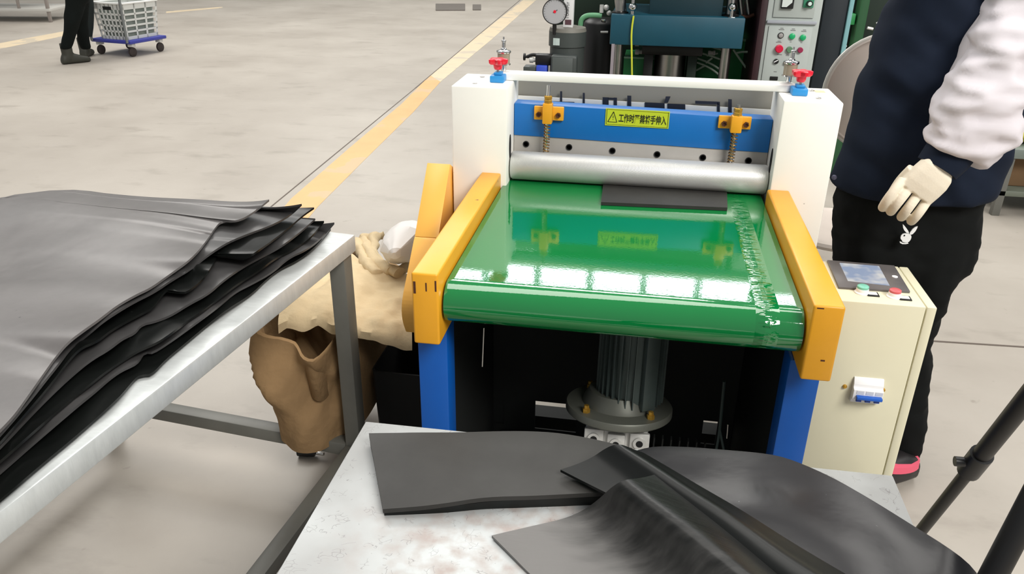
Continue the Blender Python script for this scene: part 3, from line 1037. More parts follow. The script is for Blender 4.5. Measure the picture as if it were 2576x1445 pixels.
s = MB()
ps = [P(2112, 662, z=ZC + 0.0055), P(2211, 670, z=ZC + 0.0055), P(2238, 719, z=ZC + 0.0055), P(2133, 707, z=ZC + 0.0055)]
s.prism([p - V((0, 0, 0.0004)) for p in ps], (0, 0, 0.0008))
obj('screen', s, screen_mat(), ts, 0)
s = MB(); q = P(2251, 697, z=ZC + 0.005); s.lathe([(0.006, 0), (0.006, 0.0012), (0.004, 0.0016)], q, (0, 0, 1), 16)
obj('round_badge', s, white_plastic, ts)
for (u, v, cm) in ((2168, 737, green_cap), (2249, 747, red_cap)):
    q = P(u, v, z=ZC)
    s = MB(); s.lathe([(0.0150, 0), (0.0150, 0.002), (0.0125, 0.004), (0.0120, 0.010), (0.0115, 0.0105)], q, (0, 0, 1), 24)
    pbut = obj('push_button', s, white_plastic, cab)
    s = MB(); s.lathe([(0.0115, 0.0103), (0.0115, 0.0150), (0.0095, 0.0165)], q, (0, 0, 1), 24)
    obj('button_cap', s, cm, pbut)
    s = MB(); t = P(u + 27, v + 5, z=ZC); s.box(t.x - 0.0115, t.x + 0.0115, t.y - 0.010, t.y + 0.010, ZC, ZC + 0.0025, 0.0006)
    tg = obj('tag_holder', s, black_plastic, cab)
    s = MB(); s.box(t.x - 0.0085, t.x + 0.0085, t.y - 0.0055, t.y + 0.0075, ZC + 0.0022, ZC + 0.0029)
    obj('tag_card', s, white_plastic, tg)
YC = -0.3466
brk = MB()
prof_b = [V((0.8165, YC, 0.513)), V((0.8165, YC - 0.010, 0.514)), V((0.8165, YC - 0.011, 0.524)), V((0.8165, YC - 0.019, 0.526)), V((0.8165, YC - 0.019, 0.549)), V((0.8165, YC - 0.011, 0.551)), V((0.8165, YC - 0.011, 0.558)), V((0.8165, YC - 0.004, 0.570)), V((0.8165, YC, 0.571))]
brk.prism(prof_b, (0.059, 0, 0), 0.0008)
bk = obj('circuit_breaker', brk, white_plastic, cab)
s = MB(); s.box(0.8225, 0.8735, YC - 0.029, YC - 0.0185, 0.5305, 0.5375, 0.0015)
obj('toggle_bar', s, blue_plastic, bk)
for k in range(3):
    s = MB(); s.box(0.8235 + k * 0.0178, 0.8345 + k * 0.0178, YC - 0.0225, YC - 0.0185, 0.5225, 0.5345, 0.0008)
    obj('toggle_lever', s, mat('deep_blue_plastic', (18, 64, 150), 0.4), bk)
    s = MB(); s.box(0.8225 + k * 0.0186, 0.8370 + k * 0.0186, YC - 0.0197, YC - 0.0187, 0.5395, 0.5475)
    obj('pole_label', s, mat('pale_pole_label', (206, 208, 212), 0.5), bk, 0)
for (u, v) in ((2125, 972), (2221, 981)):
    q = P(u, v, y=YC)
    s = MB(); s.lathe([(0.0045, 0), (0.0045, -0.003), (0.003, -0.005), (0.0005, -0.0055)], q, (0, 1, 0), 12)
    obj('mounting_screw', s, brass, cab)

# ================================================================ FRONT WHITE TABLE
ft = thing('work_table', 'white scratched work table in the foreground holding rubber sheets', 'table', (0.337, -1.12, 0))
TZ = 0.65
s = MB(); s.prism([V((-0.0895, -0.797, TZ - 0.012)), V((0.7655, -0.787, TZ - 0.012)), V((0.7655, -1.46, TZ - 0.012)), V((-0.0895, -1.46, TZ - 0.012))], (0, 0, 0.012), 0.002)
obj('table_top', s, scratched_white(), ft)
s = MB()
s.box(-0.086, 0.762, -0.812, -0.80, TZ - 0.045, TZ - 0.012); s.box(-0.086, 0.762, -1.455, -1.443, TZ - 0.045, TZ - 0.012)
s.box(-0.086, -0.074, -1.443, -0.812, TZ - 0.045, TZ - 0.012); s.box(0.750, 0.762, -1.443, -0.812, TZ - 0.045, TZ - 0.012)
obj('apron', s, mat('white_apron_paint', (214, 214, 210), 0.5), ft)
for x in (-0.060, 0.736):
    for y in (-0.83, -1.43):
        s = MB(); s.box(x - 0.02, x + 0.02, y - 0.02, y + 0.02, 0.0, TZ - 0.013, 0.002)
        obj('leg', s, grey_tube, ft)


# --- rubber on the front table
def sheet_from_columns(c0, c1, nrow, th, wob=0.0):
    """columns of matching far and near points -> a slab"""
    rows = []
    for i in range(nrow):
        t = i / (nrow - 1)
        row = []
        for a, c in zip(c0, c1):
            p = a.lerp(c, t)
            p = p + V((0, 0, wob * noise.noise(p * 9.0)))
            if p.x < 0.775:
                p.z = max(p.z, 0.6506 + th)
            row.append(p)
        rows.append(row)
    return MB().slab(rows, th)


def cols(spec, n=34):
    pts = smooth_line([P(u, v, z=z) for u, v, z in spec], 2)
    return resample(pts, n)


# flat double layer on the left
sa0 = cols([(928, 1092, 0.6720), (1060, 1090, 0.6740), (1200, 1085, 0.677), (1350, 1084, 0.679), (1470, 1098, 0.677), (1590, 1128, 0.672)], 26)
sa1 = cols([(963, 1281, 0.6640), (1110, 1268, 0.6690), (1230, 1252, 0.6735), (1350, 1246, 0.674), (1480, 1242, 0.674), (1640, 1240, 0.6735)], 26)
sl = sheet_from_columns(sa0, sa1, 20, 0.0075, 0.003)
slab_o = solo('rubber_sheet', sl, rubber_slab, 'flat grey double-layer rubber piece at the left on the white table', 'rubber sheet', 'rubber pieces on the white table')
sb0 = [p + V((0.002, -0.003, -0.0085)) for p in sa0]
sb1 = [V((p.x + 0.001, p.y + 0.002, p.z - 0.0085)) for p in sa1]
rows = []
for i in range(12):
    t = i / 11
    rows.append([a.lerp(c_, t) for a, c_ in zip(sb0, sb1)])
s = MB().slab(rows, lambda i, j: rows[i][j].z - 0.6504 - 0.003 * noise.noise(rows[i][j] * 9))
solo('rubber_sheet', s, rubber_blk, 'black under layer beneath the flat grey rubber piece, seen along its front edge', 'rubber sheet', 'rubber pieces on the white table')

# large dark sheet at the right
sb0 = cols([(1560, 1150, 0.655), (1600, 1135, 0.658), (1660, 1124, 0.665), (1800, 1130, 0.675), (1930, 1141, 0.682), (2010, 1166, 0.685), (2150, 1231, 0.687), (2310, 1326, 0.690), (2400, 1385, 0.684), (2448, 1428, 0.668), (2472, 1470, 0.645), (2484, 1530, 0.61)], 44)
sb1 = cols([(1600, 1560, 0.655), (1640, 1575, 0.655), (1700, 1590, 0.656), (1750, 1600, 0.660), (1830, 1640, 0.668), (1930, 1690, 0.675), (2080, 1760, 0.682), (2230, 1800, 0.684), (2330, 1820, 0.680), (2420, 1840, 0.640), (2500, 1860, 0.58)], 44)
s = sheet_from_columns(sb0, sb1, 30, 0.004, 0.006)
solo('rubber_sheet', s, rubber_gloss, 'large shiny black rubber sheet overhanging the right side of the white table', 'rubber sheet', 'rubber pieces on the white table')

# middle strip with a raised ridge
sc0 = cols([(1410, 1184, 0.6865), (1450, 1172, 0.6885), (1490, 1153, 0.694), (1520, 1131, 0.708), (1545, 1119, 0.720), (1566, 1119, 0.720), (1590, 1130, 0.706), (1618, 1140, 0.697)], 30)
sc1 = cols([(1900, 1380, 0.684), (1940, 1440, 0.688), (1985, 1480, 0.700), (2025, 1480, 0.716), (2060, 1470, 0.728), (2090, 1470, 0.728), (2125, 1475, 0.712), (2160, 1478, 0.694)], 30)
sc1 = cols([(1800, 1385, 0.684), (1850, 1425, 0.688), (1920, 1455, 0.698), (1990, 1465, 0.714), (2060, 1462, 0.726), (2095, 1464, 0.726), (2140, 1472, 0.710), (2190, 1480, 0.696)], 30)
s = sheet_from_columns(sc0, sc1, 30, 0.0045, 0.004)
solo('rubber_sheet', s, rubber_blk, 'middle rubber strip with a ridge, its end raised over the grey piece', 'rubber sheet', 'rubber pieces on the white table')

# front strip
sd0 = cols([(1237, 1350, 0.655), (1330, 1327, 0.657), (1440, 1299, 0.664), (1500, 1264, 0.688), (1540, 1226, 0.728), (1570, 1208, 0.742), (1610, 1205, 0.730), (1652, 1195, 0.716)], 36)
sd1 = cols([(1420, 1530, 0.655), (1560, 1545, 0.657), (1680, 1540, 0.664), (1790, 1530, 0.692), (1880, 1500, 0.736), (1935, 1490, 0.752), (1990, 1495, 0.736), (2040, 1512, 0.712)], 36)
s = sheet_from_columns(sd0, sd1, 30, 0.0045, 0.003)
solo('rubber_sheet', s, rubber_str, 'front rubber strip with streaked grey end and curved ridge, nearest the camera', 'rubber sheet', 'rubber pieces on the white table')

# ================================================================ LEFT STEEL TABLE WITH RUBBER STACK
lt = thing('steel_table', 'galvanised steel table at the left holding a stack of rubber sheets', 'table', (-0.9, -0.9, 0))
K = V((-0.313, -0.207, 0.75))
E1 = V((-0.105, -0.9945, 0)).normalized()
E2 = V((-0.9945, 0.105, 0)).normalized()


def T(a, c, z):
    p = K + E1 * a + E2 * c
    return V((p.x, p.y, z))


s = MB()
s.prism([T(0, 0, 0.708), T(1.5, 0, 0.708), T(1.5, 0.86, 0.708), T(0, 0.86, 0.708)], (0, 0, 0.042), 0.0035)
obj('table_top', s, galv, lt)
for (a, c_) in ((0.028, 0.030), (0.028, 0.83), (1.47, 0.030), (1.47, 0.83)):
    s = MB(); p = T(a, c_, 0)
    s.obox((p.x, p.y, 0.384), E1 * 0.0205, E2 * 0.0205, V((0, 0, 0.3235)), 0.003)
    obj('leg', s, grey_tube, lt)
    s = MB(); s.lathe([(0.012, 0.045), (0.012, 0.060)], (p.x, p.y, 0), (0, 0, 1), 12)
    s.cyl((p.x - 0.012, p.y, 0.025), (p.x + 0.012, p.y, 0.025), 0.025, 20)
    s.box(p.x - 0.018, p.x + 0.018, p.y - 0.014, p.y + 0.014, 0.035, 0.050)
    obj('caster', s, black_plastic, lt)
for (p0, p1) in ((T(0.05, 0.03, 0.147), T(1.45, 0.03, 0.147)), (T(0.028, 0.052, 0.147), T(0.028, 0.81, 0.147)), (T(1.47, 0.05, 0.147), T(1.47, 0.81, 0.147)), (T(0.05, 0.83, 0.147), T(1.45, 0.83, 0.147))):
    s = MB(); s.bar(p0, p1, 0.04, 0.038, bev=0.003)
    obj('stretcher', s, grey_tube, lt)

edges = [
    [(677, 502), (639, 533), (600, 556), (556, 555), (540, 574), (517, 609), (481, 651), (426, 690), (379, 724), (343, 740), (292, 769), (252, 801), (213, 828), (170, 860), (138, 899), (107, 943), (71, 994), (30, 1052), (-40, 1120), (-160, 1230)],
    [(759, 513), (726, 544), (679, 568), (623, 588), (572, 609), (525, 639), (481, 675), (434, 702), (387, 734), (339, 757), (292, 785), (256, 809), (221, 840), (178, 872), (150, 911), (114, 955), (79, 1000), (20, 1070), (-40, 1135), (-160, 1250)],
    [(790, 522), (762, 541), (718, 580), (671, 615), (612, 655), (588, 645), (552, 631), (537, 663), (517, 694), (493, 718), (461, 740), (426, 722), (406, 742), (387, 773), (355, 789), (316, 809), (276, 832), (245, 858), (205, 872), (174, 903), (140, 950), (90, 1010), (20, 1090), (-40, 1155), (-160, 1270)],
    [(793, 550), (750, 588), (702, 623), (647, 651), (604, 675), (560, 706), (525, 738), (473, 765), (430, 793), (387, 809), (355, 815), (339, 838), (308, 850), (276, 876), (229, 903), (185, 939), (138, 982), (80, 1040), (0, 1125), (-60, 1180), (-180, 1295)],
    [(815, 556), (780, 600), (738, 628), (690, 650), (650, 682), (600, 712), (560, 742), (520, 775), (470, 808), (430, 838), (395, 862), (350, 880), (310, 905), (265, 935), (215, 975), (160, 1020), (90, 1080), (0, 1160), (-80, 1225), (-200, 1330)],
    [(841, 560), (805, 602), (769, 629), (726, 647), (686, 684), (631, 714), (592, 733), (552, 768), (509, 800), (473, 826), (426, 860), (379, 890), (363, 882), (347, 913), (308, 929), (276, 951), (237, 986), (200, 1015), (100, 1100), (0, 1188), (-80, 1255), (-200, 1350)],
    [(832, 576), (797, 619), (750, 655), (706, 675), (671, 702), (631, 742), (572, 777), (513, 824), (466, 864), (418, 903), (379, 945), (351, 941), (327, 967), (300, 1000), (200, 1090), (100, 1172), (0, 1258), (-80, 1320), (-200, 1420)],
]
zbase = [0.858, 0.844, 0.826, 0.808, 0.792, 0.778, 0.759]
NE, NT = 130, 26


def far_rim(c):
    return 0.03 * min(c / 0.4, 1.0) ** 2 + (0.30 * ((c - 0.44) / 0.20) ** 2.2 if c > 0.44 else 0.0)


stack_labels = ['grey topmost rubber sheet of the stack on the steel table', 'second rubber sheet of the stack, just under the grey top sheet',
                'third rubber sheet of the stack, its edge rising in two ripples', 'fourth rubber sheet of the stack, with a nearly straight dark edge',
                'fifth rubber sheet of the stack, third one up from the table top', 'second rubber sheet up from the steel table top, its far corner curled up',
                'bottom rubber sheet lying directly on the steel table top']
prev = None
for idx in range(6, -1, -1):
    ed = edges[idx]
    zb = zbase[idx]
    base = resample(smooth_line([P(u, v, z=zb) for u, v in ed], 2), NE)
    # the same pixels at their final heights: the rim lifts and sinks along its length
    rows = []
    cur_z = []
    for i in range(NE):
        t = i / (NE - 1)
        lift = 0.006 * math.sin(t * 23 + idx * 1.9) + 0.004 * math.sin(t * 41 + idx * 2.7)
        if idx == 6:
            lift = max(0.0, lift * 0.6)
        if idx == 2:
            lift += 0.016 * math.exp(-((t - 0.235) / 0.035) ** 2) + 0.012 * math.exp(-((t - 0.385) / 0.025) ** 2)
        if idx == 0:
            lift += 0.010 * math.exp(-((t - 0.13) / 0.03) ** 2)
        if t < 0.06 and idx in (0, 1, 2, 5):
            lift += 0.020 * (1 - t / 0.06)
        z = zb + lift
        if prev is not None:
            z = max(z, prev[i] + 0.0055)
        cur_z.append(z)
    for i in range(NE):
        t = i / (NE - 1)
        p = base[i]
        # slide along the sight line to the lifted height
        d = (p - CAM)
        k = (cur_z[i] - CAM.z) / (zb - CAM.z)
        p = CAM + d * k
        row = []
        wid = 0.64
        for j in range(NT):
            s_ = (j / (NT - 1)) ** 1.7
            # the far rim bows backwards, the sheets run off to the left
            q = p + E2 * (wid * s_) + E1 * (far_rim(wid * s_) * (1 - t))
            f = math.exp(-s_ * wid / 0.09)
            zz = zb + (cur_z[i] - zb) * f + (1 - f) * (0.004 * noise.noise(V((q.x * 5, q.y * 5, 0.3))) + 0.002)
            if idx == 0:
                zz += (1 - f) * (0.006 * math.sin(q.y * 16 + q.x * 4) * math.exp(-abs(q.y + 0.5) * 2) + 0.008 * noise.noise(V((q.x * 3, q.y * 3.5, 1.7))))
            else:
                zz = min(zz, zb + 0.004 + (cur_z[i] - zb) * f)
            row.append(V((q.x, q.y, zz)))
        rows.append(row)
    M_ = rubber_top if idx == 0 else (rubber_mid if idx in (1, 3, 5) else rubber_blk)
    s = MB().slab(rows, 0.0042)
    solo('rubber_sheet', s, M_, stack_labels[idx], 'rubber sheet', 'stack of rubber sheets on the steel table', 50)
    prev = cur_z

# ================================================================ CANVAS BAG, FILM, DARK FILLER
cbm = MB()
plan = [V((-0.600, -0.10, 0)), V((-0.592, -0.21, 0)), V((-0.560, -0.265, 0)), V((-0.500, -0.288, 0)), V((-0.430, -0.278, 0)), V((-0.392, -0.225, 0)), V((-0.370, -0.185, 0)), V((-0.348, -0.165, 0)), V((-0.336, -0.10, 0)),
        V((-0.330, 0.05, 0)), V((-0.325, 0.26, 0)), V((-0.400, 0.36, 0)), V((-0.560, 0.36, 0)), V((-0.640, 0.20, 0)), V((-0.600, -0.10, 0))]
NS = 130
plan = resample(smooth_line(plan, 2), NS + 1)[:-1]
BC = V((-0.445, -0.09, 0))
rings = []
for k in range(33):
    h = k / 32
    ring = []
    sc2 = 0.93 + 0.08 * math.sin(PI * (0.06 + 0.74 * h))
    for p in plan:
        front = max(0.0, min(1.0, (BC.y - p.y) / 0.17))
        left = max(0.0, min(1.0, (-0.47 - p.x) / 0.12))
        right = max(0.0, min(1.0, (p.x + 0.40) / 0.12))
        x = BC.x + (p.x - BC.x) * (sc2 - 0.16 * right * (1 - h))
        y = BC.y + (p.y - BC.y) * (0.5 + 0.5 * sc2)
        z = 0.150 + 0.320 * h + 0.03 * (1 - h) * right
        c_ = V((x, y, z))
        fold = 0.075 * noise.noise(V((x * 8 + z * 3.5, y * 6, z * 3 + 3))) + 0.034 * noise.noise(V((x * 19 - z * 9, y * 14, z * 7)))
        rd = 1 - abs(2 * ((x * 6.5 + z * 2.6 + 0.5 * noise.noise(V((x * 5, z * 6, 1)))) % 1.0) - 1)
        fold += 0.040 * (rd - 0.5)
        nrm = (p - BC).normalized()
        damp = 1.0 - 0.85 * max(0.0, 1 - abs(p.x + 0.34) / 0.06)
        c_ += nrm * (fold - 0.004) * min(1.0, 0.3 + h * 1.1) * damp
        if h > 0.5:
            w_ = (h - 0.5) / 0.5
            c_.z -= w_ * 0.035 * min(1.0, max(0.0, (p.y - BC.y) / 0.12))
            c_.z += w_ * (0.045 * left - 0.030 * front * (1 - left) + 0.012 * noise.noise(V((x * 16, y * 12, 4.0))))
        ring.append(c_)
    rings.append(ring)
last = rings[-1]
for (k, dz) in ((0.95, 0.002), (0.89, -0.04), (0.82, -0.14), (0.3, -0.20)):
    rings.append([V((BC.x + (p.x - BC.x) * k, BC.y + (p.y - BC.y) * k, p.z + dz)) for p in last])
cbm.loft(rings)
bag = thing('canvas_sack', 'crumpled brown canvas sack with dark open mouth behind the steel table leg', 'sack', (-0.445, -0.09, 0.150))
obj('sack_body', cbm, canvas_dark, bag, 60)

# beige canvas cover lying over the back of the sack and the added dark filler
cv = MB()
bk_ = cols([(740, 600, 0.47), (800, 610, 0.475), (850, 625, 0.48), (890, 645, 0.49), (930, 665, 0.49), (985, 680, 0.475), (1040, 690, 0.465)], 50)
fr = cols([(698, 806, 0.505), (735, 790, 0.515), (790, 784, 0.518), (850, 798, 0.512), (905, 818, 0.500), (960, 832, 0.492), (1036, 846, 0.480)], 50)
rows = []
for i in range(34):
    t = i / 33
    row = []
    for j, (a, c_) in enumerate(zip(fr, bk_)):
        p = a.lerp(c_, t)
        w_ = 0.016 * noise.noise(V((p.x * 10, p.y * 10, 2.0))) + 0.012 * noise.noise(V((p.x * 26, p.y * 26, 5.0)))
        if t < 0.12:
            w_ -= 0.018 * (1 - t / 0.12) ** 2
        row.append(p + V((0, 0, w_)))
    rows.append(row)
hem = [p + V((0, -0.003, -0.016 - 0.012 * abs(noise.noise(p * 14)))) for p in rows[0]]
cv.slab([hem] + rows, 0.003)
cover = thing('canvas_cover', 'beige canvas cover spread over the sack beside the orange guard', 'cloth', (-0.42, 0.05, 0.42))
obj('cover_sheet', cv, canvas, cover, 60)
# gathered folds at the back of the cover
for (pts, r_) in (([(900, 608), (908, 640), (925, 670), (950, 690)], 0.017), ([(915, 600), (925, 630), (945, 662), (985, 686)], 0.018), ([(940, 598), (936, 622), (945, 648), (968, 672), (1005, 690)], 0.016),
                  ([(908, 602), (935, 597), (962, 594)], 0.014), ([(985, 684), (1012, 678), (1035, 664)], 0.016)):
    s = MB()
    line = smooth_line([P(u, v, z=0.485) for u, v in pts], 3)
    s.tube(line, [r_ * (1.0 + 0.18 * math.sin(7 * i / len(line) + r_ * 900)) for i in range(len(line))], 14)
    s.warp(lambda c: c + V((0.010 * noise.noise(c * 26), 0.006 * noise.noise(c * 30 + V((7, 7, 7))), 0.010 * noise.noise(c * 24 + V((3, 1, 2))))))
    obj('canvas_fold', s, canvas, cover, 60)

# crumpled white film on the cover
wf = MB()
outl = [(955, 622), (968, 590), (995, 572), (1032, 568), (1062, 575), (1062, 640), (1040, 655), (1010, 662), (975, 655)]
ctr = P(1008, 618, y=0.16)
rings = []
for k in (1.0, 0.8, 0.55, 0.3, 0.08):
    ring = []
    pts = resample([P(u, v, y=0.19) for u, v in outl + outl[:1]], 41)[:-1]
    for p in pts:
        q = ctr.lerp(p, k)
        q = q + V((0, -0.055 * (1 - k * k) - 0.03 * abs(noise.noise(V((q.x * 16, q.z * 16, k * 2)))), 0))
        ring.append(q)
    rings.append(ring)
back = [p + V((0, 0.05, 0)) for p in rings[0]]
wf.loft([[ctr + V((0, 0.10, 0)) + (p - ctr) * 0.2 for p in rings[0]], back] + rings)
film = solo('plastic_film', wf, white_sheet, 'crumpled white plastic film lying behind the canvas cover', 'packaging', smooth=15)

# black bin added under the cover, standing in for deep shade
s = MB()
rr = []
for (z, k) in ((0.0, 0.88), (0.02, 0.9), (0.300, 1.0), (0.305, 1.0), (0.305, 0.96), (0.04, 0.86)):
    rr.append([V((-0.226 + 0.094 * k * cx_, -0.02 + 0.135 * k * cy_, z * 1.12)) for cx_, cy_ in ((-1, -.9), (-.9, -1), (.9, -1), (1, -.9), (1, .9), (.9, 1), (-.9, 1), (-1, .9))])
s.loft(rr)
bn = thing('dark_filler', 'black open bin added to darken the gap under the canvas cover', 'bin', (-0.226, -0.02, 0))
obj('filler_body', s, mat('filler_black', (9, 10, 10), 0.8), bn, 30)

# dark rubber scrap and a castor-like foot on the floor by the table leg
s = MB()
q = fl(775, 1150)
s.tube([q + V((-0.03, 0, 0.016)), q + V((0.0, 0.004, 0.018)), q + V((0.022, 0.004, 0.015))], [0.014, 0.017, 0.012], 12)
sc_ = thing('levelling_foot', 'small black rubber foot with steel pin lying by the sack', 'hardware', (q.x, q.y, 0))
obj('foot_pad', s, black_plastic, sc_)
s = MB(); s.cyl(q + V((0.02, 0.004, 0.015)), q + V((0.05, 0.0, 0.017)), 0.005, 10)
obj('foot_pin', s, chrome, sc_)

# ================================================================ TRIPOD
apex = P(3017, 459, y=-0.9)
f1 = P(2210, 1470, z=0.0)
tri = thing('tripod_stand', 'black tripod stand with telescopic legs at the right', 'tripod', (apex.x, -0.75, 0))
k1 = P(2450, 1165, y=-0.9)
# collar position along leg one
d1 = (f1 - apex)
tcol = 0.575
legs = [f1, apex + V((-0.20, -0.36, -apex.z)), apex + V((0.50, -0.05, -apex.z))]
q2 = P(2500, 1445, y=-1.03)
tt = (q2.z - apex.z) / (0 - apex.z)
legs[1] = apex + (q2 - apex) / tt
for i, f_ in enumerate(legs):
    d = f_ - apex
    # find the collar from the photo on the first leg
    tc_ = 0.52
    s = MB(); s.cyl(apex, apex + d * tc_, 0.0155, 20)
    lo = obj('leg', s, black_metal, tri)
    s = MB(); s.cyl(apex + d * (tc_ - 0.02), apex + d * 0.985, 0.0115, 20)
    obj('inner_tube', s, black_metal, lo)
    s = MB(); s.cyl(apex + d * (tc_ - 0.025), apex + d * (tc_ + 0.025), 0.0195, 20)
    side = d.cross(V((0, 1, 0))).normalized() * (-1 if d.cross(V((0, 1, 0))).x > 0 else 1)
    s.cyl(apex + d * tc_, apex + d * tc_ + side * 0.034, 0.009, 12)
    obj('clamp_collar', s, black_plastic, lo)
    s = MB(); s.cyl(apex + d * 0.985, f_ + V((0, 0, 0.002)), 0.014, 16)
    obj('rubber_tip', s, black_plastic, lo)
s = MB(); s.cyl(apex + V((0, 0, -0.03)), apex + V((0, 0, 0.30)), 0.02, 20)
s.ball(apex, 0.035)
obj('centre_column', s, black_metal, tri)

# ================================================================ HYDRAULIC PRESS (background)
YPR = 1.30
prs = thing('hydraulic_press', 'teal and green hydraulic press with chrome columns behind the cutting machine', 'press', (0.42, 1.6, 0))


def bx(u0, v0, u1, v1, y0, y1, bev=0.004):
    """box whose front face spans the two sighted corners at depth y0"""
    a = P(u0, v1, y=y0); c = P(u1, v0, y=y0)
    return MB().box(a.x, c.x, y0, y1, a.z, c.z, bev)


s = bx(1533, 46, 1876, 112, YPR, YPR + 0.46); obj('lower_platen', s, teal, prs)
a = P(1630, 60, y=YPR + 0.05); c = P(1822, -10, y=YPR + 0.05)
s = MB(); s.box(a.x, c.x, YPR + 0.05, YPR + 0.40, P(1700, 52, y=YPR + .05).z, 1.24, 0.004); obj('heating_block', s, teal_dark, prs)
s = MB(); s.box(0.20, 0.72, YPR - 0.02, YPR + 0.44, 1.245, 1.30, 0.004); obj('upper_platen', s, teal_light, prs)
for (u, tall) in ((1552, 1.5), (1824, 1.5)):
    q = P(u, 150, y=YPR + 0.06)
    s = MB(); s.cyl((q.x, YPR + 0.06, 0.70), (q.x, YPR + 0.06, 1.0), 0.0195, 24)
    s.cyl((q.x, YPR + 0.06, 1.11), (q.x, YPR + 0.06, tall), 0.0195, 24)
    co = obj('press_column', s, steel, prs)
    s = MB(); s.lathe([(0.030, 1.085), (0.032, 1.09), (0.032, 1.112), (0.022, 1.116)], (q.x, YPR + 0.06, 0), (0, 0, 1), 24)
    obj('column_nut', s, black_metal, co)
for u in (1592, 1843):
    q = P(u, 18, y=YPR + 0.02)
    s = MB(); s.ball(q, 0.016); s.cyl(q + V((0, 0, -0.05)), q, 0.008, 12); s.cyl(q + V((0, 0, 0.0)), q + V((0, 0, 0.09)), 0.007, 12)
    s.box(q.x - 0.013, q.x + 0.013, q.y - 0.012, q.y + 0.012, q.z - 0.052, q.z - 0.034, 0.003)
    obj('ball_fitting', s, chrome, prs)
q = P(1687, 150, y=YPR + 0.12)
s = MB(); s.cyl((q.x, YPR + 0.20, 0.66), (q.x, YPR + 0.20, 0.955), 0.062, 40); obj('ram', s, steel, prs)
s = MB(); s.box(q.x - 0.115, q.x + 0.120, YPR + 0.10, YPR + 0.34, 0.950, 0.985, 0.003); obj('ram_head', s, black_metal, prs)
s = MB(); s.box(q.x + 0.068, q.x + 0.105, YPR + 0.14, YPR + 0.26, 0.60, 0.950, 0.003); s2 = obj('ram_guide', s, green_dark, prs)
s = MB(); s.box(q.x - 0.105, q.x - 0.068, YPR + 0.14, YPR + 0.26, 0.60, 0.950, 0.003); obj('ram_guide', s, black_metal, prs)
q = P(1540, 150, y=YPR)
s = MB(); s.box(q.x - 0.006, q.x + 0.006, YPR, YPR + 0.01, 0.72, 1.0); obj('tie_strip', s, mat('pale_grey_strip', (150, 142, 148), 0.5), prs)
s = MB(); s.tube(smooth_line([P(1594, 40, y=YPR - 0.01), P(1588, 80, y=YPR - 0.01), P(1589, 130, y=YPR - 0.01), P(1590, 200, y=YPR - 0.01)]), 0.0036, 8); obj('yellow_tube', s, hose_yellow, prs)
# green tank sections with highlights painted as pale top strips
for (u0, v0, u1, v1, y0) in ((1460, 146, 1537, 172, 1.74), (1566, 150, 1652, 200, 1.52), (1742, 105, 1893, 200, 1.62), (1468, 176, 1540, 205, 1.70)):
    a = P(u0, v1, y=y0); c = P(u1, v0, y=y0)
    s = MB(); s.box(a.x, c.x, y0, y0 + 0.25, a.z - 0.05, c.z, 0.003); to = obj('tank_section', s, green_paint, prs)
    s = MB(); s.box(a.x, c.x, y0 - 0.006, y0 + 0.02, c.z, c.z + 0.008, 0.002); obj('tank_highlight', s, green_light, to)
s = MB(); s.box(-0.10, 0.90, 2.02, 2.10, 0.05, 1.9, 0.004); obj('rear_frame', s, green_dark, prs)
s = MB(); s.box(0.26, 0.72, 1.18, 2.0, 0.0, 0.70, 0.01); obj('press_base', s, green_dark, prs)
s = MB(); s.box(0.20, 0.72, 1.24, 1.70, 0.70, 0.80, 0.006); obj('base_plate', s, maroon, prs)
a = P(1893, 190, y=YPR); c = P(1932, 0, y=YPR)
s = MB(); s.box(a.x - 0.006, P(1905, 202, y=1.30).x - 0.003, YPR - 0.02, YPR + 0.55, 0.0, 1.58, 0.003); obj('side_frame', s, maroon, prs)
# hose bundle at the right of the ram
for line in ([(1752, 108), (1790, 118), (1818, 126)], [(1742, 128), (1780, 138), (1815, 150)], [(1742, 142), (1790, 160), (1815, 178)], [(1738, 152), (1775, 165), (1800, 180), (1820, 200)],
             [(1745, 144), (1762, 136)], [(1742, 182), (1772, 166)], [(1776, 158), (1792, 146)], [(1755, 112), (1800, 109), (1826, 108)], [(1845, 125), (1862, 150), (1880, 175)], [(1850, 134), (1870, 130), (1896, 132)], [(1778, 140), (1806, 134)]):
    s = MB(); s.tube(smooth_line([P(u, v, y=1.50 + 0.01 * (u % 7) / 7) for u, v in line]), 0.0042, 8); obj('hose', s, hose_grey, prs)
for (u, v) in ((1795, 110), (1857, 110), (1790, 133)):
    q = P(u, v, y=1.49)
    s = MB(); s.lathe([(0.005, -0.014), (0.009, -0.013), (0.009, -0.004), (0.007, -0.003), (0.007, 0.006), (0.010, 0.007), (0.010, 0.014)], q, (1, 0, 0), 8); obj('hose_fitting', s, alu, prs)
for (u, v) in ((1615, 110), (1615, 131)):
    q = P(u, v, y=1.48)
    s = MB(); s.lathe([(0.006, -0.028), (0.011, -0.027), (0.011, -0.012), (0.008, -0.011), (0.008, 0.020), (0.010, 0.021), (0.010, 0.030)], q, (1, 0, 0), 8); obj('hose_fitting', s, alu, prs)
s = MB(); q = P(1628, 146, y=1.49); s.box(q.x - 0.012, q.x + 0.012, q.y - 0.01, q.y + 0.01, q.z - 0.012, q.z + 0.012, 0.002); obj('valve_block', s, alu, prs)
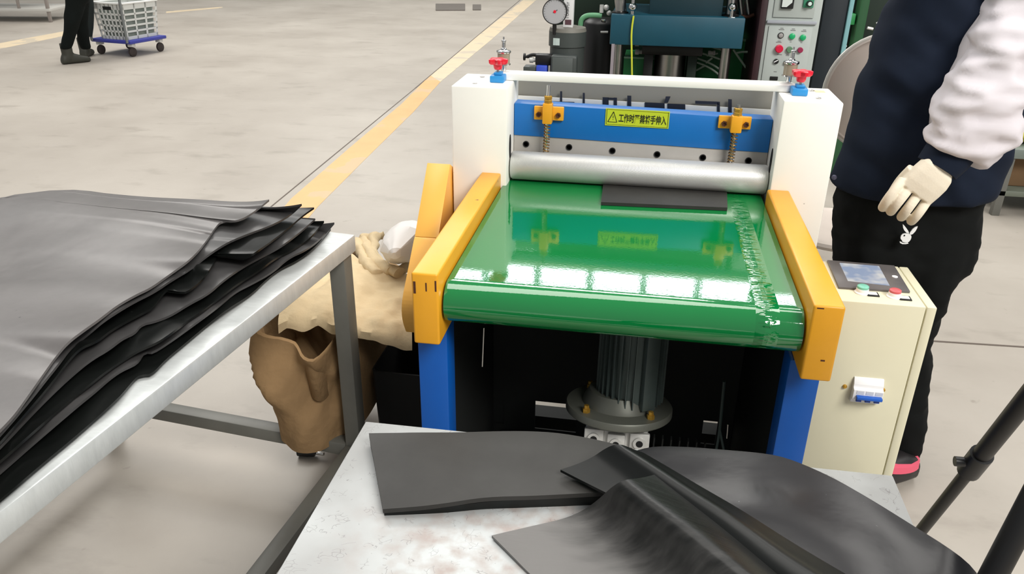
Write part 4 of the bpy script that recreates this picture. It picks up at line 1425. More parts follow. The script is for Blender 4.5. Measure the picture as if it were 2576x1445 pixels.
# hose arch over the dark motor
s = MB(); s.tube(smooth_line([P(u, v, y=1.44) for u, v in ((1460, 66), (1462, 48), (1475, 39), (1495, 38), (1514, 40))]), 0.010, 12); obj('green_pipe', s, hose_green, prs)
s = MB(); q = P(1513, 32, y=1.44); s.cyl(q, q + V((0, 0, 0.03)), 0.008, 10); s.ball(q + V((0.018, 0, 0.02)), 0.011); s.ball(q + V((0.030, 0, 0.0)), 0.010); obj('pipe_fitting', s, alu, prs)
for (u, v, u1, v1) in ((1549, 0, 1556, 46), (1566, 0, 1572, 42), (1858, 4, 1866, 40), (1876, 8, 1884, 40)):
    s = MB(); s.cyl(P(u, v - 30, y=YPR + 0.12), P(u1, v1, y=YPR + 0.12), 0.009, 12); obj('guide_rod', s, steel, prs)
s = MB(); s.tube(smooth_line([P(u, v, y=YPR + 0.1) for u, v in ((1865, 40), (1880, 44), (1897, 36))]), 0.006, 8); obj('hose', s, rust, prs)

# --- pump unit in front left of the press
pump = thing('pump_motor', 'grey electric pump motor with white column and round gauge beside the press', 'motor', (0.03, 1.34, 0))
q0 = P(1380, 190, y=1.30); q1 = P(1474, 75, y=1.30)
mx0 = (q0.x + q1.x) / 2 - 0.006; my0 = 1.36
zt1 = P(1425, 66, y=1.34).z; zc1 = P(1425, 85, y=1.30).z; zb1 = P(1425, 121, y=1.30).z
s = MB(); s.lathe([(0.068, zb1 - 0.3), (0.068, zb1 + 0.001)], (mx0, my0, 0), (0, 0, 1), 36); mb_ = obj('motor_body', s, motor_dark, pump)
s = MB(); s.lathe([(0.070, zb1), (0.0735, zb1 + 0.002), (0.0735, zc1 + 0.004)], (mx0, my0, 0), (0, 0, 1), 36); obj('fan_cowl', s, motor_dark, pump)
s = MB(); s.lathe([(0.0735, zc1 + 0.004), (0.070, zc1 + 0.018), (0.058, zt1 - 0.004), (0.040, zt1), (0.001, zt1 + 0.001)], (mx0, my0, 0), (0, 0, 1), 36); obj('cowl_cap', s, cap_grey, pump)
s = MB(); s.lathe([(0.12, 0.0), (0.12, 0.02), (0.085, 0.03), (0.085, zb1 - 0.30)], (mx0, my0, 0), (0, 0, 1), 32); obj('pump_base', s, green_dark, pump)
a = P(1384, 196, y=1.262); c = P(1452, 142, y=1.262)
s = MB(); s.box(a.x, c.x, 1.262, 1.31, a.z - 0.03, c.z, 0.009, 3); tb_ = obj('terminal_box', s, motor_dark, pump)
s = MB(); s.box(a.x + 0.006, c.x - 0.016, 1.2595, 1.263, a.z - 0.02, c.z - 0.008, 0.002); obj('box_lid', s, mat('lid_casting', (82, 88, 86), 0.45), tb_)
a = P(1391, 114, y=1.288); c = P(1408, 97, y=1.288)
s = MB()
for k in range(5):
    x = a.x + (c.x - a.x) * k / 5
    s.box(x, x + (c.x - a.x) / 5, 1.2885 + 0.0012 * (2 - k) * (k < 3), 1.2945, a.z, c.z)
obj('rating_plate', s, mat('pale_rating_plate', (190, 204, 200), 0.4), pump, 0)
# white square column with lettering
a = P(1418, 72, y=1.33); c = P(1445, 0, y=1.33)
s = MB(); s.box(a.x - 0.002, a.x + 0.036, 1.318, 1.36, zt1 - 0.004, 1.32, 0.001); wc = obj('white_column', s, white_plastic, pump)
q = P(1420, 62, y=1.3175); q2_ = P(1441, 50, y=1.3175)
s = MB(); s.box(a.x + 0.006, a.x + 0.030, 1.3165, 1.319, q.z, q2_.z, 0.0); obj('dark_badge', s, mat('dark_red_badge', (92, 62, 70), 0.5), wc, 0)
text_part('column_print', 'I OUAPSY', mat('grey_column_print', (84, 84, 86), 0.6), wc, (a.x + 0.0195, 1.3172, q2_.z + 0.007), (0, 0, 1), (-1, 0, 0), 0.012, 0.058, 0.0003)
# gauge
gq = P(1396, 29, y=1.30)
s = MB(); s.lathe([(0.0475, 0.012), (0.0475, -0.008), (0.0445, -0.008), (0.0445, -0.003), (0.001, -0.003)], gq, (0, 1, 0), 40); ga = obj('pressure_gauge', s, black_metal, pump)
s = MB(); s.lathe([(0.0444, -0.0045), (0.0444, -0.0032)], gq, (0, 1, 0), 40); obj('gauge_dial', s, mat('gauge_dial_face', (176, 176, 178), 0.5), ga)
s = MB(); s.cyl(gq + V((0, 0.004, -0.085)), gq + V((0, 0.004, -0.046)), 0.008, 12); obj('gauge_stem', s, black_metal, ga)


def flat_line(p, r0, r1, ang, w, y):
    d = V((math.cos(ang), 0, math.sin(ang))); n_ = V((-d.z, 0, d.x))
    return [p + d * r0 + n_ * w + V((0, y, 0)), p + d * r1 + n_ * w + V((0, y, 0)), p + d * r1 - n_ * w + V((0, y, 0)), p + d * r0 - n_ * w + V((0, y, 0))]


s = MB(); s.prism(flat_line(gq, -0.008, 0.012, 0.6, 0.0012, -0.0055), (0, 0.0006, 0)); obj('gauge_needle', s, ink_dark, ga, 0)
s = MB(); s.lathe([(0.0055, -0.0062), (0.0055, -0.0046)], gq, (0, 1, 0), 14); obj('needle_hub', s, red_plastic, ga)
s = MB()
for k in range(22):
    s.prism(flat_line(gq, 0.038, 0.042, math.radians(-55 + k * 13.8), 0.0006, -0.0052), (0, 0.0005, 0))
to = obj('dial_marks', s, ink_grey, ga, 0)
to['kind'] = 'stuff'
# valves at the left of the pump
s = MB()
a = P(1316, 180, y=1.30); c = P(1384, 165, y=1.30)
s.box(P(1318, 178, y=1.3).x, P(1352, 178, y=1.3).x, 1.28, 1.34, a.z - 0.05, P(1330, 166, y=1.3).z, 0.004)
vb = obj('valve_body', s, motor_dark, pump)
s = MB(); s.box(P(1351, 178, y=1.3).x, P(1378, 178, y=1.3).x, 1.27, 1.33, a.z - 0.05, P(1365, 163, y=1.3).z, 0.004); obj('blue_solenoid', s, mat('blue_solenoid_plastic', (52, 78, 190), 0.45), vb)
s = MB(); q = P(1362, 148, y=1.31); s.box(q.x - 0.022, q.x + 0.045, 1.29, 1.34, q.z - 0.022, q.z + 0.018, 0.004); obj('valve_block', s, black_metal, vb)
s = MB(); s.tube(smooth_line([P(u, v, y=1.31) for u, v in ((1356, 140), (1340, 137), (1326, 143))]), 0.007, 10)
q = P(1319, 143, y=1.31); s.cyl(q + V((-0.003, 0, -0.0)), q + V((0.004, 0, 0)), 0.014, 16); s.tube([q, P(1326, 143, y=1.31)], 0.005, 8); obj('hand_valve', s, black_metal, vb)
s = MB(); q = P(1341, 151, y=1.31); s.lathe([(0.006, -0.015), (0.011, -0.013), (0.011, 0.0), (0.008, 0.002), (0.008, 0.014)], q, (1, 0, 0), 10); obj('pipe_elbow', s, alu, vb)

dm = thing('second_motor', 'dark motor standing between the grey pump motor and the teal press', 'motor', (0.15, 1.56, 0))
q = P(1502, 100, y=1.50)
s = MB(); s.lathe([(0.075, 0.70), (0.075, P(1500, 66, y=1.5).z), (0.070, P(1500, 60, y=1.5).z), (0.05, P(1500, 52, y=1.5).z), (0.001, P(1500, 51, y=1.5).z)], (q.x + 0.01, 1.60, 0), (0, 0, 1), 32); obj('motor_body', s, black_metal, dm)
s = MB(); s.lathe([(0.09, 0.0), (0.09, 0.70)], (q.x + 0.01, 1.60, 0), (0, 0, 1), 24); obj('motor_pedestal', s, green_dark, dm)
s = MB(); q = P(1517, 55, y=1.49); s.box(q.x - 0.010, q.x + 0.008, 1.535, 1.55, q.z - 0.004, q.z + 0.006, 0.002); obj('lifting_eye', s, chrome, dm)
s = MB(); q = P(1517, 81, y=1.49); s.cyl(q + V((-0.01, 0, 0)), q + V((0.02, 0, 0.001)), 0.004, 8); obj('cable_gland', s, alu, dm)

# --- press control cabinet
pc = thing('press_cabinet', 'pale grey press control cabinet with coloured push buttons and meter', 'cabinet', (0.84, 1.45, 0))
YQ = 1.30
xa = P(1905, 202, y=YQ).x; xb = P(2033, 214, y=YQ).x + 0.004
s = MB(); s.box(xa, xb, YQ, YQ + 0.30, 0.0, 1.60, 0.004); obj('cabinet_body', s, cab_grey, pc)
zt2 = P(1990, 48, y=YQ).z; zl = P(1980, 66, y=YQ).z
s = MB(); s.box(xa + 0.022, xb - 0.026, YQ - 0.006, YQ + 0.001, P(1990, 44, y=YQ).z, 1.52, 0.0015); up = obj('upper_panel', s, cab_grey, pc)
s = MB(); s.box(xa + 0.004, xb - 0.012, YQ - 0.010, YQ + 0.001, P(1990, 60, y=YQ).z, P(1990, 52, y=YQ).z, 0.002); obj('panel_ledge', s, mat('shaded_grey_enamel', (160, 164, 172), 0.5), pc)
s = MB(); s.box(xa + 0.014, xb - 0.022, YQ - 0.005, YQ + 0.001, 0.72, zl, 0.0015); lp = obj('lower_panel', s, cab_grey, pc)
YF = YQ - 0.005


def disc(name, u, v, r, M, h=0.008, ring=None, par=lp):
    q = P(u, v, y=YF)
    if ring:
        t_ = MB(); t_.lathe([(r, 0.0), (r, -h * 0.6), (r * 0.75, -h * 0.6)], q, (0, 1, 0), 20); o_ = obj(name, t_, ring, par)
        t_ = MB(); t_.lathe([(r * 0.76, -0.001), (r * 0.76, -h), (r * 0.6, -h * 1.15)], q, (0, 1, 0), 20)
        if par is lp:
            obj('button_face', t_, M, o_)
            return o_
    t_ = MB(); t_.lathe([(r, 0.0), (r, -h), (r * 0.85, -h * 1.15)], q, (0, 1, 0), 20)
    return obj(name, t_, M, par)


bright_green = mat('green_lens', (24, 168, 104), 0.35)
disc('indicator_lamp', 1964, 89, 0.0108, grey_plastic, 0.006, black_plastic)
disc('push_button', 1992.5, 91, 0.0105, bright_green)
disc('push_button', 2019.5, 94, 0.0105, bright_green)
disc('emergency_button', 1959, 122, 0.0142, mat('crimson_button', (205, 22, 62), 0.35), 0.016)
disc('push_button', 1985.5, 124.5, 0.0112, mat('dull_green_button', (92, 130, 100), 0.45), 0.010)
disc('push_button', 2012.5, 125.5, 0.0098, mat('dark_crimson_button', (150, 36, 74), 0.4), 0.010)
for (u, v, M_) in ((1952, 154, black_plastic), (1978, 157, grey_plastic)):
    k_ = disc('selector_knob', u, v, 0.0092, M_, 0.008)
    q = P(u, v, y=YF - 0.0093)
    s = MB(); s.prism(flat_line(q, -0.008, 0.008, 0.55, 0.0016, 0), (0, -0.0012, 0)); obj('knob_pointer', s, white_plastic, k_, 0)
a = P(1936, 201, y=YF); c = P(1957, 193, y=YF)
s = MB(); s.box(a.x, c.x, YF - 0.004, YF + 0.001, a.z, c.z, 0.001); obj('counter_window', s, dark_hole, lp)
# blurred caption lines: plain strokes, not readable in the photo
for (u, v, w_) in ((1967, 70.5, 8), (1966, 74, 14), (1996, 72.5, 8), (1995, 76, 13), (2024, 75, 8), (2022, 78.5, 13), (1960, 103, 8), (1959, 106, 14), (1961, 137, 12), (1982, 137, 9), (1981, 139.5, 9), (1950, 180, 8), (1989, 105, 5), (2016, 107, 5)):
    a = P(u - w_ / 2, v + 1, y=YF); c = P(u + w_ / 2, v - 0.2, y=YF)
    s = MB(); s.box(a.x, c.x, YF - 0.0006, YF + 0.0004, a.z, c.z); obj('caption_print', s, ink_grey, lp, 0)
YU = YQ - 0.006
a = P(1963, 21, y=YU); c = P(2002, -30, y=YU)
s = MB(); s.box(a.x, c.x, YU - 0.012, YU + 0.001, a.z, c.z, 0.002); me_ = obj('meter', s, black_plastic, up)
s = MB(); a = P(1966.5, 17.5, y=YU - 0.012); c = P(1998, -26, y=YU - 0.012); dx = c.x - a.x
s.prism([V((a.x, YU - 0.0125, a.z)), V((a.x + dx * 0.5, YU - 0.0125, a.z)), V((c.x, YU - 0.0125, a.z + 0.016)), V((c.x, YU - 0.0125, c.z)), V((a.x, YU - 0.0125, c.z))], (0, 0.001, 0)); obj('meter_face', s, mat('meter_card', (210, 218, 214), 0.4), me_, 0)
a = P(2019, 19, y=YU); c = P(2053, -30, y=YU)
s = MB(); s.box(a.x, c.x, YU - 0.008, YU + 0.001, a.z, c.z, 0.002); ti = obj('timer', s, mat('green_timer_plate', (62, 138, 106), 0.4), up)
q = P(2036, 9, y=YU - 0.008)
s = MB(); s.lathe([(0.0115, 0.0), (0.0105, -0.014)], q, (0, 1, 0), 20); s_ = obj('timer_knob', s, black_plastic, ti)
s = MB(); s.lathe([(0.0070, -0.0135), (0.0065, -0.0155)], q, (0, 1, 0), 20); obj('knob_cap', s, mat('pale_knob_cap', (206, 230, 220), 0.35), s_)

# --- dark cabinet and green frame behind, at the right
dc = thing('dark_cabinet', 'tall dark navy cabinet with a pale edge post right of the press cabinet', 'cabinet', (1.02, 1.5, 0))
xa2 = P(2040, 214, y=1.38).x; xb2 = P(2084, 216, y=1.38).x + 0.02
s = MB(); s.box(xa2, xb2, 1.38, 1.68, 0.0, 1.60, 0.003); obj('cabinet_body', s, cab_side, dc)
s = MB(); s.box(xb2 + 0.001, xb2 + 0.017, 1.37, 1.40, 0.0, 1.60, 0.002); obj('edge_post', s, teal_light, dc)
gm = thing('green_machine', 'dark green machine frame standing far behind the person and press', 'machine', (2.0, 3.3, 0))
ga0 = P(2098, 100, y=3.2).x; ga1 = P(2345, 100, y=3.2).x
s = MB(); s.box(ga0, ga1, 3.22, 3.6, 0.0, 1.85, 0.01); obj('machine_body', s, green_dark, gm)
q = P(2166, 60, y=3.1)
s = MB(); s.box(q.x - 0.022, q.x + 0.026, 3.1, 3.2, 0.0, 1.85, 0.004); obj('upright', s, mat('mid_green_enamel', (34, 84, 48), 0.5), gm)
zr = P(2150, 50, y=3.1).z
s = MB(); s.box(ga0, q.x - 0.03, 3.12, 3.2, zr - 0.03, zr + 0.03, 0.004); obj('cross_rail', s, green_paint, gm)
for (u0, v0, u1, v1) in ((2182, 70, 2196, 73), (2205, 60, 2232, 45), (2118, 108, 2128, 118), (2115, 130, 2121, 134)):
    s = MB(); s.cyl(P(u0, v0, y=3.08), P(u1, v1, y=3.08), 0.008, 8); obj('pipe', s, alu, gm)

# --- chair with a dished shell behind the right post
ch = thing('moulded_chair', 'grey chair with rounded dished backrest between the white post and the person', 'chair', (1.02, 0.75, 0))
YCH = 0.62
oc = P(2215, 235, y=YCH)
RAD = (P(2215, 235, y=YCH) - P(2068, 235, y=YCH)).length
cc = V((oc.x, YCH, oc.z - 0.0))
rings = []
for (k, dy) in ((1.0, 0.010), (0.985, -0.004), (0.955, -0.006), (0.93, 0.010), (0.80, 0.035), (0.55, 0.055), (0.25, 0.065), (0.02, 0.067)):
    rings.append([cc + V((RAD * 0.98 * k * math.cos(2 * PI * q / 48), dy, RAD * 1.02 * k * math.sin(2 * PI * q / 48))) for q in range(48)])
backr = [[cc + V((RAD * 0.98 * k * math.cos(2 * PI * q / 48), dy + 0.014, RAD * 1.02 * k * math.sin(2 * PI * q / 48))) for q in range(48)] for (k, dy) in ((0.02, 0.067), (0.55, 0.055), (0.93, 0.016), (1.0, 0.010))]
s = MB(); s.loft(rings + backr); obj('backrest', s, chair_shell, ch, 50)
s = MB(); s.tube([cc + V((RAD * 0.985 * math.cos(2 * PI * q / 48), 0.0, RAD * 1.025 * math.sin(2 * PI * q / 48))) for q in range(48)] + [cc + V((RAD * 0.985, 0.0, 0))], 0.005, 8); obj('rim', s, chair_rim, ch)
s = MB(); q = P(2104, 206, y=YCH + 0.03); s.lathe([(0.006, 0.004), (0.006, -0.004), (0.003, -0.006)], q, (0, 1, 0), 12); obj('rivet', s, black_metal, ch)
s = MB(); s.lathe([(0.001, 0.445), (0.19, 0.450), (0.205, 0.465), (0.20, 0.475), (0.17, 0.468), (0.001, 0.462)], (cc.x + 0.02, YCH + 0.24, 0), (0, 0, 1), 36); obj('seat', s, chair_shell, ch)
for (dx, dy) in ((-0.15, 0.10), (0.19, 0.10), (-0.15, 0.38), (0.19, 0.38)):
    s = MB(); s.cyl((cc.x + dx, YCH + dy, 0.0), (cc.x + 0.02 + (dx - 0.02) * 0.75, YCH + 0.24 + (dy - 0.24) * 0.75, 0.452), 0.011, 12); obj('leg', s, black_metal, ch)
for dx in (-0.10, 0.12):
    s = MB(); s.tube([V((cc.x + dx, YCH + 0.12, 0.46)), V((cc.x + dx, YCH + 0.075, 0.62)), V((cc.x + dx, YCH + 0.07, cc.z)), ], 0.010, 10); obj('back_support', s, black_metal, ch)

# --- workbench at the right edge
wbn = thing('steel_workbench', 'grey steel workbench with lower shelf at the right edge of the photo', 'table', (2.75, 2.75, 0))
fb_ = fl(2500, 540)
zt3 = P(2540, 372, y=fb_.y).z
s = MB(); s.box(fb_.x - 0.02, fb_.x + 1.2, fb_.y - 0.03, fb_.y + 0.6, zt3 - 0.05, zt3, 0.003); obj('bench_top', s, mat('dull_green_grey_paint', (112, 122, 116), 0.5), wbn)
for dx in (0.0, 1.16):
    for dy in (0.0, 0.55):
        s = MB(); s.box(fb_.x + dx - 0.02, fb_.x + dx + 0.02, fb_.y + dy - 0.02, fb_.y + dy + 0.02, 0, zt3 - 0.05, 0.002); obj('leg', s, grey_tube, wbn)
zs_ = P(2530, 478, y=fb_.y).z
s = MB(); s.box(fb_.x - 0.02, fb_.x + 1.18, fb_.y - 0.02, fb_.y + 0.57, zs_ - 0.03, zs_, 0.003); obj('shelf', s, mat('grey_green_shelf', (104, 110, 98), 0.5), wbn)
s = MB(); s.box(fb_.x + 0.03, fb_.x + 0.42, fb_.y + 0.08, fb_.y + 0.45, zs_, zs_ + 0.20, 0.006)
solo('cardboard_box', s, cardboard, 'brown cardboard box on the shelf of the steel workbench', 'box', smooth=0)
s = MB()
yc = P(2580, 345, y=fb_.y + 0.1)
s.ball((yc.x + 0.04, fb_.y + 0.16, zt3 + 0.058), 0.1, (1.7, 1.2, 0.60), 32, 20)
s.warp(lambda c_: V((c_.x, c_.y, max(c_.z, zt3 + 0.001))) + V((0.015 * noise.noise(c_ * 12), 0, 0.012 * abs(noise.noise(c_ * 10)))))
solo('yellow_sack', s, yellow_cloth, 'yellow cloth bundle lying on the steel workbench', 'bag')

# ================================================================ PERSON AT THE RIGHT
per = thing('person', 'person in navy and grey jacket, black trousers and cream glove standing by the cutting machine', 'person', (1.12, 0.2, 0))
YT = 0.24


def ring_at(uL, uR, v, y, dep, n_=40, e=0.8, slope=0.0, zshift=0.0):
    a = P(uL, v, y=y); c = P(uR, v + slope, y=y)
    m_ = (a + c) / 2; hx = (c - a) / 2
    out = []
    for q in range(n_):
        t = 2 * PI * q / n_
        cx_ = math.copysign(abs(math.cos(t)) ** e, math.cos(t)); sy_ = math.copysign(abs(math.sin(t)) ** e, math.sin(t))
        out.append(m_ + hx * cx_ + V((0, dep * sy_, zshift)))
    return out


def wrinkle(mb, amp, f, stretch=(1, 1, 1), seed=0.0):
    def w_(c_):
        k = V((c_.x * stretch[0], c_.y * stretch[1], c_.z * stretch[2])) * f + V((seed, seed * 1.7, 0))
        return c_ + V((amp * noise.noise(k), amp * noise.noise(k + V((9, 2, 4))), 0))
    return mb.warp(w_)


# body: one continuous figure, mostly inside the clothes
hipc = P(2300, 520, y=YT); shc = P(2430, -190, y=YT)
body = MB()
hz = 1.545
hx_ = shc.x + 0.02
body.lathe([(0.08, 0.80), (0.09, 0.95), (0.09, 1.10), (0.10, 1.25), (0.08, 1.36), (0.055, 1.40), (0.05, 1.47)], (hx_ - 0.03, YT, 0), (0, 0, 1), 24)
HC = V((hx_ - 0.06, YT, hz))
body.ball(HC, 0.09, (1.04, 0.86, 1.25), 24, 16)
body.ball(HC + V((-0.095, 0, -0.012)), 0.016, (1.2, 0.9, 1.3))
body.ball(HC + V((-0.075, 0, -0.085)), 0.026, (1.0, 1.1, 0.8))
for sy in (-0.078, 0.078):
    body.ball(HC + V((0.005, sy, -0.005)), 0.02, (0.8, 0.4, 1.4))
RA = [V((hx_ - 0.03, YT + 0.10, 1.34)), V((hx_ + 0.0, YT + 0.20, 1.10)), V((hx_ - 0.06, YT + 0.20, 0.90)), V((hx_ - 0.07, YT + 0.19, 0.84))]
body.tube(RA, [0.05, 0.042, 0.032, 0.032], 16)
body.tube([P(2545, -40, y=0.14), P(2530, 180, y=0.07), P(2420, 360, y=-0.005), P(2380, 400, y=-0.03)], [0.05, 0.044, 0.034, 0.032], 16)
for lg in ([(2360, 560, 0.24), (2322, 700, 0.23), (2278, 860, 0.21), (2266, 1080, 0.195), (2262, 1150, 0.19)], [(2220, 560, 0.24), (2185, 700, 0.24), (2168, 860, 0.27), (2150, 1080, 0.29)]):
    body.tube([P(u, v, y=yy) for u, v, yy in lg], [0.07, 0.06, 0.045, 0.036, 0.034], 16)
bd = obj('body', remeshed(body, 0.011, 3), skin, per, 60)
s = MB(); s.ball(HC + V((0.006, 0, 0.018)), 0.098, (1.06, 0.9, 1.16), 28, 18)
hv = [q for q in s.bm.verts if q.co.z < hz + 0.03 and q.co.x < HC.x - 0.01]
bmesh.ops.delete(s.bm, geom=hv, context='VERTS')
obj('hair', s, hair_mat, per, 60)
for sy in (-0.032, 0.032):
    s = MB(); s.ball(HC + V((-0.086, sy, 0.018)), 0.010, (0.6, 1.2, 0.7)); obj('eye', s, mat('dark_eye', (30, 22, 18), 0.2), per)
s = MB(); s.ball(HC + V((-0.086, 0, -0.048)), 0.016, (0.5, 1.3, 0.35)); obj('mouth', s, mat('lip_skin', (160, 92, 84), 0.5), per)
s = MB(); s.tube(smooth_line([RA[0] + V((0, -0.02, 0.02)), RA[1], RA[2] + V((0, 0, 0.05))], 2), 0.068, 20)
wrinkle(s, 0.010, 16, (1, 1, 2), 9.0)
obj('sleeve', s, grey_cloth, per, 70)
s = MB(); s.tube([RA[2] + V((0.01, 0, 0.06)), RA[2] + V((0, 0, 0.0))], 0.047, 20); obj('cuff', s, navy, per, 60)
gr = MB()
g0 = RA[2] + V((-0.002, 0, -0.01))
gr.tube([g0, g0 + V((-0.008, 0, -0.05)), g0 + V((-0.014, 0, -0.09))], [0.028, 0.036, 0.034], 16)
for k in range(4):
    f0 = g0 + V((-0.040 + k * 0.018, 0.004, -0.085))
    gr.tube([f0, f0 + V((-0.006, 0.006, -0.035)), f0 + V((-0.006, -0.006, -0.062 - 0.006 * (k in (1, 2))))], 0.0105, 10)
gr.tube([g0 + V((-0.030, -0.012, -0.04)), g0 + V((-0.050, -0.022, -0.075)), g0 + V((-0.046, -0.024, -0.095))], 0.0110, 10)
obj('glove', remeshed(gr, 0.003, 3), glove_mat, per, 70)

# trousers
tr = MB()
tr.loft([ring_at(2114, 2486, 440, YT, 0.115), ring_at(2108, 2478, 500, YT, 0.12), ring_at(2104, 2466, 570, YT, 0.12), ring_at(2100, 2448, 640, YT, 0.118), ring_at(2104, 2428, 690, YT, 0.10)])
yl = 0.20
tr.loft([ring_at(2250, 2432, 600, YT, 0.11), ring_at(2240, 2406, 690, YT - 0.01, 0.105), ring_at(2226, 2372, 770, YT - 0.02, 0.095), ring_at(2214, 2345, 850, YT - 0.03, 0.085), ring_at(2210, 2338, 930, YT - 0.035, 0.08), ring_at(2208, 2332, 1010, YT - 0.04, 0.078), ring_at(2206, 2324, 1080, YT - 0.045, 0.075), ring_at(2204, 2312, 1140, YT - 0.05, 0.072), ring_at(2206, 2304, 1168, YT - 0.055, 0.068, slope=-10)])
tr.loft([ring_at(2102, 2300, 600, YT, 0.11), ring_at(2104, 2262, 690, YT, 0.105), ring_at(2108, 2240, 780, YT + 0.02, 0.095), ring_at(2112, 2226, 860, YT + 0.03, 0.085), ring_at(2110, 2214, 950, YT + 0.04, 0.08), ring_at(2106, 2200, 1040, YT + 0.05, 0.075), ring_at(2100, 2186, 1110, YT + 0.05, 0.07)])
s = remeshed(tr, 0.012, 6)
wrinkle(s, 0.014, 9, (1, 1, 0.8), 3.0)
wrinkle(s, 0.006, 24, (1, 1, 1.6), 1.0)
tro = obj('trousers', s, black_cloth, per, 70)

# shoes
for (u, v, yy, lab) in ((2282, 1196, None, 1), (2150, 1165, None, 0)):
    q = fl(u, v)
    if lab == 0:
        q = V((P(2145, 1110, y=YT + 0.05).x, YT + 0.05, 0))
    dirv = V((-0.88, -0.48, 0)).normalized(); sidev = V((dirv.y, -dirv.x, 0))
    heel = (fl(2300, 1190) + dirv * 0.045) if lab else q - dirv * 0.055
    sh = MB(); rings = []
    for (t, w_, h_) in ((-0.03, 0.020, 0.045), (-0.02, 0.034, 0.070), (0.02, 0.040, 0.085), (0.07, 0.042, 0.082), (0.12, 0.046, 0.066), (0.18, 0.050, 0.055), (0.23, 0.042, 0.046), (0.255, 0.022, 0.034)):
        c_ = heel + dirv * (t * 0.98)
        ring = []
        for k in range(20):
            a = 2 * PI * k / 20
            xx = math.copysign(abs(math.cos(a)) ** 0.7, math.cos(a)) * w_
            zz = h_ / 2 + math.copysign(abs(math.sin(a)) ** 0.7, math.sin(a)) * h_ / 2
            ring.append(c_ + sidev * xx + V((0, 0, zz + 0.001)))
        rings.append(ring)
    sh.loft(rings)
    so = obj('shoe', sh, shoe_mat, per, 50)
    if lab:
        rb_ = MB(); ra_ = []
        for (z, k) in ((0.056, 1.0), (0.056, 1.04), (0.076, 1.0), (0.076, 0.95)):
            ra_.append([heel + dirv * 0.048 + dirv * (0.082 * k * math.cos(2 * PI * i / 32)) + sidev * (0.0475 * k * math.sin(2 * PI * i / 32)) + V((0, 0, z + 0.010 * math.cos(2 * PI * i / 32))) for i in range(32)])
        rb_.loft(ra_)
        rbn = obj('pink_ribbon', rb_, pink, so, 60)

# jacket: body panel
jk = MB()
jk.loft([ring_at(2350, 2600, -260, YT, 0.08), ring_at(2300, 2660, -180, YT, 0.115), ring_at(2270, 2650, -80, YT, 0.13), ring_at(2248, 2620, 0, YT, 0.135), ring_at(2212, 2600, 70, YT, 0.14), ring_at(2188, 2588, 140, YT, 0.145), ring_at(2160, 2572, 230, YT, 0.15),
         ring_at(2140, 2556, 320, YT, 0.155), ring_at(2118, 2530, 400, YT, 0.155), ring_at(2100, 2504, 450, YT, 0.152, slope=8), ring_at(2092, 2494, 470, YT, 0.145, slope=14)])
s = remeshed(jk, 0.010, 5)
s.warp(lambda c_: c_ + V((0, -0.020 * noise.noise(V(((c_.x - c_.z * 0.55) * 3.0, 0.0, (c_.z + c_.x * 0.5) * 11.0))) - 0.008 * noise.noise(V(((c_.x - c_.z * 0.5) * 8, 3.0, (c_.z + c_.x * 0.6) * 24))), 0)))
wrinkle(s, 0.008, 6, (1.1, 1, 2.6), 2.0)
jko = obj('jacket_body', s, navy, per, 70)
# light side panel between the navy front and the arm
sp_ = MB()
sp_.tube(smooth_line([P(2512, 40, y=0.13), P(2468, 150, y=0.10), P(2420, 240, y=0.095), P(2398, 320, y=0.09), P(2392, 380, y=0.09)], 2), [0.055 + 0.004 * math.sin(i) for i in range(14)], 20)
wrinkle(sp_, 0.010, 18, (1.5, 1, 1), 7.0)
obj('side_panel', sp_, grey_cloth, per, 70)
# sleeve
sv = MB()
ax_ = smooth_line([P(2590, -120, y=0.16), P(2572, 0, y=0.12), P(2545, 100, y=0.08), P(2504, 178, y=0.045), P(2472, 254, y=0.02), P(2446, 318, y=0.0), P(2426, 368, y=-0.01), P(2406, 396, y=-0.015)], 2)
nR = len(ax_)
rad = []
for i in range(nR):
    t = i / (nR - 1)
    r_ = 0.085 if t < 0.62 else lerp(0.085, 0.052, (t - 0.62) / 0.38) + 0.018 * math.sin(PI * min(1, (t - 0.62) / 0.38))
    rad.append(r_ * (1 + 0.05 * math.sin(i * 1.3)))
sv.tube(ax_, rad, 28)
s = remeshed(sv, 0.008, 2)
wrinkle(s, 0.024, 8, (1.0, 1, 2.6), 4.0)
wrinkle(s, 0.012, 17, (0.8, 1, 2.4), 6.0)
wrinkle(s, 0.008, 22, (1, 1, 1.5), 8.0)
obj('sleeve', s, grey_cloth, per, 70)
cf = MB(); cf.tube([P(2400, 370, y=-0.012), P(2378, 398, y=-0.018), P(2358, 424, y=-0.022)], [0.052, 0.051, 0.047], 24)
wrinkle(cf, 0.004, 30, (1, 1, 1), 2.0)
obj('cuff', cf, navy, per, 60)
s = MB(); q = P(2100, 447, y=YT - 0.145); s.lathe([(0.0065, 0.0), (0.0065, -0.003), (0.004, -0.004)], P(2098, 446, y=YT - 0.06), (0, 1, 0), 12); obj('press_stud', s, mat('dull_stud_metal', (92, 92, 112), 0.4, metal=0.6), per)

# gloved left hand: palm, four curled fingers and thumb fused into one skin
YH = -0.035
gl = MB()


def H(u, v, dy=0.0):
    return P(u, v, y=YH + dy)


